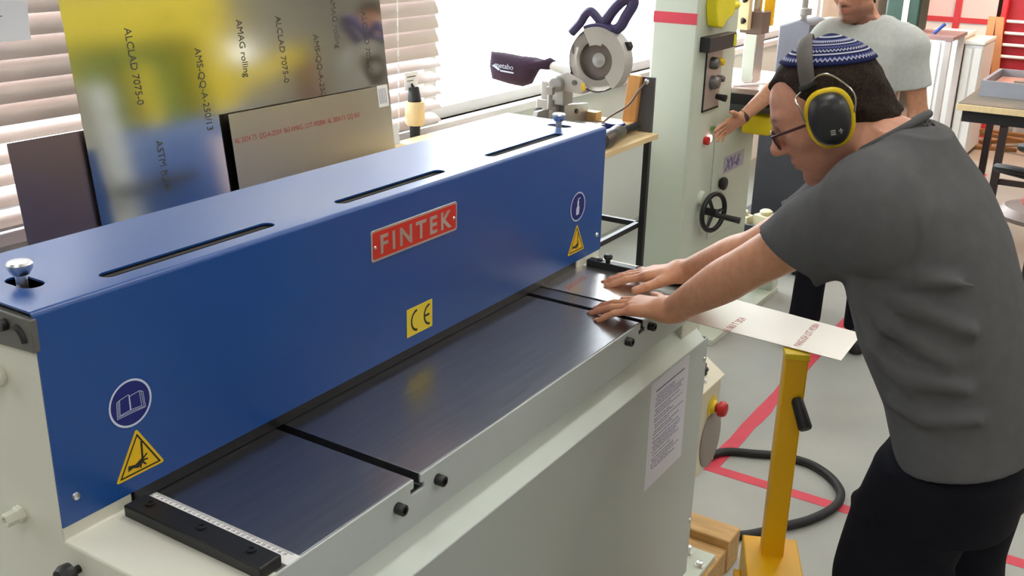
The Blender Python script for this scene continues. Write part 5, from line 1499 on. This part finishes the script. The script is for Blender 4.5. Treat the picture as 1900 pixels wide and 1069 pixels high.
# ------------------------------------------------------------------ right side of the shop
tb2 = thing('plywood_table', 'dark topped plywood table on black steel legs at the right edge', 'table', (5.8, -0.7, 0))
g = G(); g.box(5.27, 6.30, -1.45, -0.205, 0.862, 0.896); tt = g.build('table_top', M['ply'], tb2, bevel=0.002)
g = G(); g.box(5.275, 6.295, -1.445, -0.21, 0.896, 0.900); g.build('top_mat', mat('mat_brown', (112, 102, 90), 0.6, var=0.12, scale=5), tt)
g = G(); g.box(5.30, 6.27, -1.42, -0.235, 0.80, 0.862); g.build('apron', M['black'], tb2)
for (x, y) in ((5.33, -0.45), (5.33, -1.40), (6.24, -0.26), (6.24, -1.40)):
    g = G(); g.box(x-0.02, x+0.02, y-0.02, y+0.02, 0, 0.80); g.build('leg', mat('leg_brown', (52, 38, 36), 0.5) if 'leg_brown' not in bpy.data.materials else bpy.data.materials['leg_brown'], tb2, bevel=0.002)
g = G(); g.box(5.32, 5.34, -1.40, -0.45, 0.48, 0.51); g.build('stretcher', bpy.data.materials['leg_brown'], tb2)
ty = thing('parts_tray', 'grey steel tray with a reddish liner standing on the plywood table', 'tray', (5.75, -0.6, 0.9))
g = G()
for b in ((5.62, 6.25, -0.275, -0.255), (5.62, 6.25, -1.0, -0.98)): g.box(b[0], b[1], b[2], b[3], 0.90, 0.985)
g.box(5.62, 5.64, -0.98, -0.275, 0.90, 0.985); g.box(6.23, 6.25, -0.98, -0.275, 0.90, 0.985); g.box(5.64, 6.23, -0.98, -0.275, 0.90, 0.906)
g.build('tray_body', mat('tray_grey', (150, 152, 160), 0.5, metal=0.2, var=0.08), ty)
g = G(); g.box(5.65, 6.22, -0.97, -0.285, 0.906, 0.945); g.build('liner', mat('liner_red', (196, 136, 122), 0.6, var=0.12), ty)
g = G(); g.box(5.80, 5.86, -0.52, -0.40, 0.945, 0.975); g.cyl((5.83, -0.46, 0.975), (5.83, -0.46, 1.02), 0.015, n=12)
tag(g.build('brass_fitting', mat('fitting_grey', (150, 140, 126), 0.4, metal=0.6)), 'small grey fitting lying in the reddish tray', 'fitting')
g = G(); g.box(5.95, 5.99, -0.62, -0.50, 0.945, 1.55); tag(g.build('pink_post', mat('post_pink', (206, 150, 132), 0.6, var=0.08), bevel=0.004), 'pinkish upright post standing in the tray at the right edge', 'post')
# black spoked handwheels on a machine at the right edge
wm = thing('hand_press', 'machine with two black spoked handwheels at the right edge', 'machine', (4.15, -0.85, 0))
def spoked(c, r, tilt):
    Mx = Matrix.Translation(c) @ Matrix.Rotation(tilt, 4, 'X') @ Matrix.Rotation(0.25, 4, 'Y')
    g = G()
    g.tube([Mx @ Vector((r*math.cos(t), r*math.sin(t), 0)) for t in [2*math.pi*i/40 for i in range(40)]], 0.017, 10, closed=True)
    for k in range(4):
        t = math.radians(90*k+20); g.tube([Mx @ Vector((0, 0, 0)), Mx @ Vector((r*0.5*math.cos(t), r*0.5*math.sin(t), -0.01)), Mx @ Vector((r*math.cos(t), r*math.sin(t), 0))], 0.014, 8)
    g.cyl(Mx @ Vector((0, 0, -0.03)), Mx @ Vector((0, 0, 0.03)), 0.03, n=16)
    g.build('handwheel', M['rubber'], wm)
spoked((4.10, -0.795, 0.80), 0.20, 0.10)
spoked((4.42, -0.84, 0.84), 0.20, 0.10)
g = G(); g.cyl((4.10, -0.795, 0.66), (4.10, -0.795, 0.80), 0.02, n=12); g.cyl((4.42, -0.84, 0.66), (4.42, -0.84, 0.84), 0.02, n=12); g.lathe([(0.19, 0), (0.20, 0.02), (0.17, 0.05), (0.10, 0.06)], (4.12, -0.82, 0.62), n=32); g.build('turntable', mat('turntable_grey', (164, 150, 146), 0.45, metal=0.3, var=0.12), wm)
g = G(); g.lathe([(0.12, 0), (0.12, 0.012), (0.04, 0.014)], (4.14, -0.83, 0.68), n=28); g.build('red_disc', mat('disc_pink', (206, 120, 112), 0.5, var=0.1), wm)
g = G(); g.box(3.98, 4.7, -1.3, -0.78, 0.0, 0.60); g.build('cabinet', dk, wm, bevel=0.01)
g = G(); g.prism([(3.90, -0.80), (4.2, -0.72), (4.7, -0.74), (4.7, -1.3), (3.9, -1.3)], 'z', 0.60, 0.62); g.build('top_board', M['wood'], wm, bevel=0.003)
# white panels
for (x0, x1, y0, y1, zt, lab) in ((8.2, 8.75, 0.30, 0.60, 0.985, 'tall white cabinet nearest the grey t-shirt of the bearded man'), (8.25, 8.8, 0.145, 0.285, 0.945, 'narrower white cabinet standing left of the plywood table corner')):
    wc = thing('white_cabinet', lab, 'cabinet', (x0, (y0+y1)/2, 0), 'white cabinets')
    g = G(); g.box(x0, x1, y0, y1, 0.04, zt-0.03); b_ = g.build('carcass', mat('cab_white_%d' % int(zt*1000), (214, 216, 218), 0.5, var=0.05), wc, bevel=0.008)
    g = G(); g.box(x0-0.01, x1, y0-0.006, y1+0.006, zt-0.03, zt); g.build('lid', M['white'], wc, bevel=0.006)
    n = 4 if y1-y0 > 0.2 else 2
    for k in range(n):
        w = (y1-y0)/n
        g = G(); g.box(x0-0.008, x0, y0+w*k+0.008, y0+w*(k+1)-0.008, 0.08, zt-0.06); g.build('panel', M['white'], wc, bevel=0.003)
    g = G(); g.box(x0, x1, y0+0.01, y1-0.01, 0, 0.04); g.build('plinth', M['black'], wc)
# pinkish shelf behind the bearded man, blue pen, green machine
sh2 = thing('side_shelf', 'reddish grey shelf bench between the bearded man and the white cabinets', 'bench', (7.3, 0.5, 0))
g = G(); g.box(7.2, 7.75, 0.20, 0.75, 1.03, 1.055); g.build('shelf_top', mat('shelf_mauve', (170, 136, 134), 0.5, var=0.08), sh2)
for (x, y) in ((7.23, 0.23), (7.23, 0.72), (7.72, 0.23), (7.72, 0.72)):
    g = G(); g.box(x-0.02, x+0.02, y-0.02, y+0.02, 0, 1.03); g.build('leg', M['alframe'], sh2)
g = G(); g.cyl((7.35, 0.36, 1.06), (7.38, 0.30, 1.13), 0.012, n=10); tag(g.build('blue_marker', mat('marker_blue', (50, 84, 170), 0.4)), 'blue marker propped on the reddish shelf bench', 'pen')
gmn = thing('green_machine', 'dark green machine head with white stripe behind the bearded man', 'machine', (7.5, 0.62, 1.055))
g = G(); g.box(7.35, 7.65, 0.48, 0.72, 1.055, 1.45); g.build('housing', mat('machine_green', (40, 70, 58), 0.5, var=0.1), gmn, bevel=0.015)
g = G(); g.box(7.345, 7.35, 0.56, 0.60, 1.07, 1.44); g.build('stripe', M['white'], gmn)
# red framed white boards, red rack with white rails, shelf with yellow parts
rb = thing('red_framed_partition', 'white boards in a red frame at the far end of the shop', 'partition', (10.4, 0.9, 0))
redm = mat('frame_red', (206, 44, 52), 0.45, var=0.06)
for (y0, y1) in ((0.40, 0.72), (0.78, 1.22)):
    g = G(); g.box(10.41, 10.43, y0, y1, 0.95, 1.9); g.build('board', mat('board_pale_%d' % int(y0*100), (236, 212, 210), 0.6, var=0.05), rb)
    g = G(); g.box(10.41, 10.43, y0, y1, 0.3, 0.90); g.build('board', M['white'], rb)
g = G(); g.box(10.39, 10.44, 0.72, 0.78, 0, 2.0); g.build('upright', redm, rb)
g = G(); g.box(10.39, 10.44, 1.22, 1.30, 0, 2.0); g.build('upright', redm, rb)
g = G(); g.box(10.395, 10.435, 0.40, 1.22, 0.90, 0.95); g.build('rail', redm, rb)
rr = thing('red_rack', 'red steel rack with white horizontal bars behind the plywood table', 'rack', (9.4, -0.05, 0))
g = G(); g.box(9.45, 9.47, -0.45, 0.20, 0.2, 1.20); g.build('back_panel', mat('rack_red', (168, 28, 40), 0.5, var=0.1), rr)
for y in (-0.45, 0.20):
    g = G(); g.box(9.38, 9.47, y-0.02, y+0.02, 0, 1.22); g.build('upright', redm, rr)
for k in range(4):
    g = G(); g.cyl((9.42, -0.43, 0.72+0.10*k), (9.42, 0.17, 0.72+0.10*k), 0.014, n=10); g.build('bar', M['white'], rr)
op = mat('orange_plank', (224, 150, 96), 0.6, var=0.15, scale=5)
for (y0, y1, t, lab) in ((0.20, 0.26, 0.0, 'orange plank leaning upright beside the white cabinets'), (0.06, 0.12, 0.08, 'second orange plank leaning toward the red rack')):
    g = G(); g.prism([(y0, 0.0), (y1, 0.0), (y1+t, 1.08), (y0+t, 1.08)], 'x', 9.0, 9.03); tag(g.build('plank', op), lab, 'plank', 'orange planks')
ds = thing('dark_shelf', 'dark shelving with yellow parts at the far right', 'shelf', (11.2, 0.3, 0))
g = G(); g.box(11.2, 11.5, -1.2, 0.62, 0, 1.9); g.build('carcass', mat('shelf_dark', (44, 34, 38), 0.7, var=0.15), ds)
for k in range(2):
    g = G(); g.box(11.12, 11.2, -1.2, 0.62, 0.86+0.36*k, 0.89+0.36*k); g.build('board', mat('shelf_edge_%d' % k, (200, 180, 40) if k else (150, 100, 80), 0.6), ds)
for (y, z, lab) in ((0.42, 0.926, 'yellow round part on the dark shelving'), (0.05, 0.925, 'yellow part next to another on the dark shelving')):
    g = G(); g.ell((11.15, y, z), (0.035, 0.05, 0.035), 14); tag(g.build('yellow_part', M['signyellow']), lab, 'part', 'yellow parts on the shelf')
bk = thing('white_bucket', 'white plastic bucket on the floor under the plywood table', 'bucket', (9.8, -0.12, 0))
g = G(); g.lathe([(0.12, 0), (0.15, 0.30), (0.158, 0.31), (0.158, 0.33), (0.145, 0.33), (0.115, 0.02)], (9.8, -0.12, 0), n=28); g.build('pail', M['white'], bk)
g = G(); g.tube([(9.8, -0.275, 0.30), (9.75, -0.27, 0.20), (9.68, -0.12, 0.16), (9.75, 0.03, 0.20), (9.8, 0.035, 0.30)], 0.005, 6, sub=5); g.build('bail', M['chrome'], bk)
random.seed(21)
for k in range(4):
    x, y, a = 8.9+random.uniform(-.2, .5), 0.0+random.uniform(-.05, .10), random.uniform(0, 3)
    Mx = Matrix.Translation((x, y, 0.015+0.032*k)) @ Matrix.Rotation(a, 4, 'Z')
    g = G(); g.box(-0.22, 0.22, -0.025, 0.025, -0.015, 0.015, Mx)
    tag(g.build('wood_offcut', M['darkwood'], bevel=0.002), ('lowest', 'second lowest', 'third', 'topmost')[k]+' brown wood offcut in the heap on the floor below the plywood table', 'wood offcut', 'offcuts on the floor')
# warm lamp over the far right corner of the shop
wl = thing('pendant_lamp', 'warm pendant work lamp over the far right corner', 'lamp', (9.2, -0.6, 2.6))
g = G(); g.lathe([(0.22, 0), (0.20, 0.03), (0.10, 0.14), (0.04, 0.18)], (9.2, -0.6, 2.6), n=28); g.cyl((9.2, -0.6, 2.78), (9.2, -0.6, 3.6), 0.008, n=8); g.build('shade', M['iron'], wl)
wm_ = bpy.data.materials.new('warm_bulb'); wm_.use_nodes = True
b_ = wm_.node_tree.nodes['Principled BSDF']; b_.inputs['Emission Color'].default_value = (1.0, 0.50, 0.26, 1); b_.inputs['Emission Strength'].default_value = 420.0
g = G(); g.ell((9.2, -0.6, 2.60), (0.10, 0.10, 0.06), 16); g.build('bulb', wm_, wl)
# ------------------------------------------------------------------ operator side of the shop (mirrored in the tall sheet)
yp = thing('yellow_press', 'large yellow press frame with green panel, seen mirrored in the tall sheet', 'machine', (5.3, -4.2, 0))
ym = mat('press_yellow', (226, 206, 40), 0.5, var=0.08); gmm = mat('press_green', (124, 150, 60), 0.5, var=0.12, scale=2)
g = G(); g.box(4.2, 6.5, -4.4, -4.0, 1.95, 2.45); g.build('top_beam', ym, yp, bevel=0.01)
g = G(); g.box(6.05, 6.40, -4.4, -4.0, 0, 1.95); g.build('post', ym, yp, bevel=0.01)
g = G(); g.box(4.3, 4.6, -4.4, -4.0, 0, 1.95); g.build('post', ym, yp, bevel=0.01)
g = G(); g.box(4.6, 6.05, -4.42, -4.35, 1.1, 1.95); g.build('green_panel', gmm, yp)
g = G(); g.box(5.35, 5.55, -4.35, -4.1, 1.1, 1.75); g.build('ram', ym, yp, bevel=0.01)
for x in (5.75, 6.2):
    g = G(); g.cyl((x, -4.0, 2.12), (x, -3.985, 2.12), 0.045, n=18); g.build('bolt', M['black'], yp)
g = G(); g.prism([(6.4, 1.35), (7.6, 1.62), (7.6, 1.78), (6.4, 1.52)], 'y', -4.3, -4.1); g.build('brace', ym, yp)
g = G(); g.box(7.5, 7.62, -4.3, -4.1, 0, 1.75); g.build('brown_post', mat('post_brown', (140, 84, 60), 0.5), yp)
g = G(); g.box(4.2, 7.7, -4.5, -3.9, 0.0, 1.10); g.build('bed', mat('bed_dark', (78, 80, 104), 0.5, var=0.15), yp, bevel=0.01)
lb2 = thing('added_glow_box', 'added white glowing box beside the yellow press, mirrored in the tall sheet', 'glow_box', (6.6, -4.05, 1.62))
g = G(); g.box(6.48, 6.72, -4.08, -4.02, 1.66, 1.84); g.build('glow_box', mat('glow_box_white', (245, 245, 245), 0.5, emit=1.0), lb2, bevel=0.004)  # emissive box added to give the bright spot mirrored in the tall sheet
g = G(); g.cyl((6.6, -4.05, 1.52), (6.6, -4.05, 1.66), 0.02, n=10); g.build('stalk', M['black'], lb2)
br_ = thing('bending_roll', 'blue bending roll with pale perforated post, mirrored in the tall sheet', 'machine', (3.95, -2.2, 0))
g = G(); g.box(3.52, 4.75, -2.5, -2.0, 0.0, 1.20); g.build('body', M['blue'], br_, bevel=0.01)
g = G(); g.box(3.36, 3.52, -2.3, -1.98, 0.0, 1.52); bp_ = g.build('perforated_post', mat('post_pale', (206, 206, 206), 0.5), br_, bevel=0.008)
for k in range(6):
    g = G(); g.cyl((3.44, -1.98, 0.55+0.155*k), (3.44, -1.977, 0.55+0.155*k), 0.018, n=14); g.build('hole', M['black'], bp_)
g = G(); g.cyl((3.30, -1.9, 0.83), (3.95, -1.9, 0.83), 0.038, n=18); g.box(3.4, 3.46, -1.98, -1.9, 0.80, 0.86); g.box(3.84, 3.9, -2.0, -1.9, 0.80, 0.86); g.build('roller', M['rubber'], br_)
g = G(); g.box(4.25, 4.55, -2.0, -1.985, 0.55, 1.05); g.build('pale_plate', mat('plate_pinkish', (206, 186, 196), 0.5), br_)
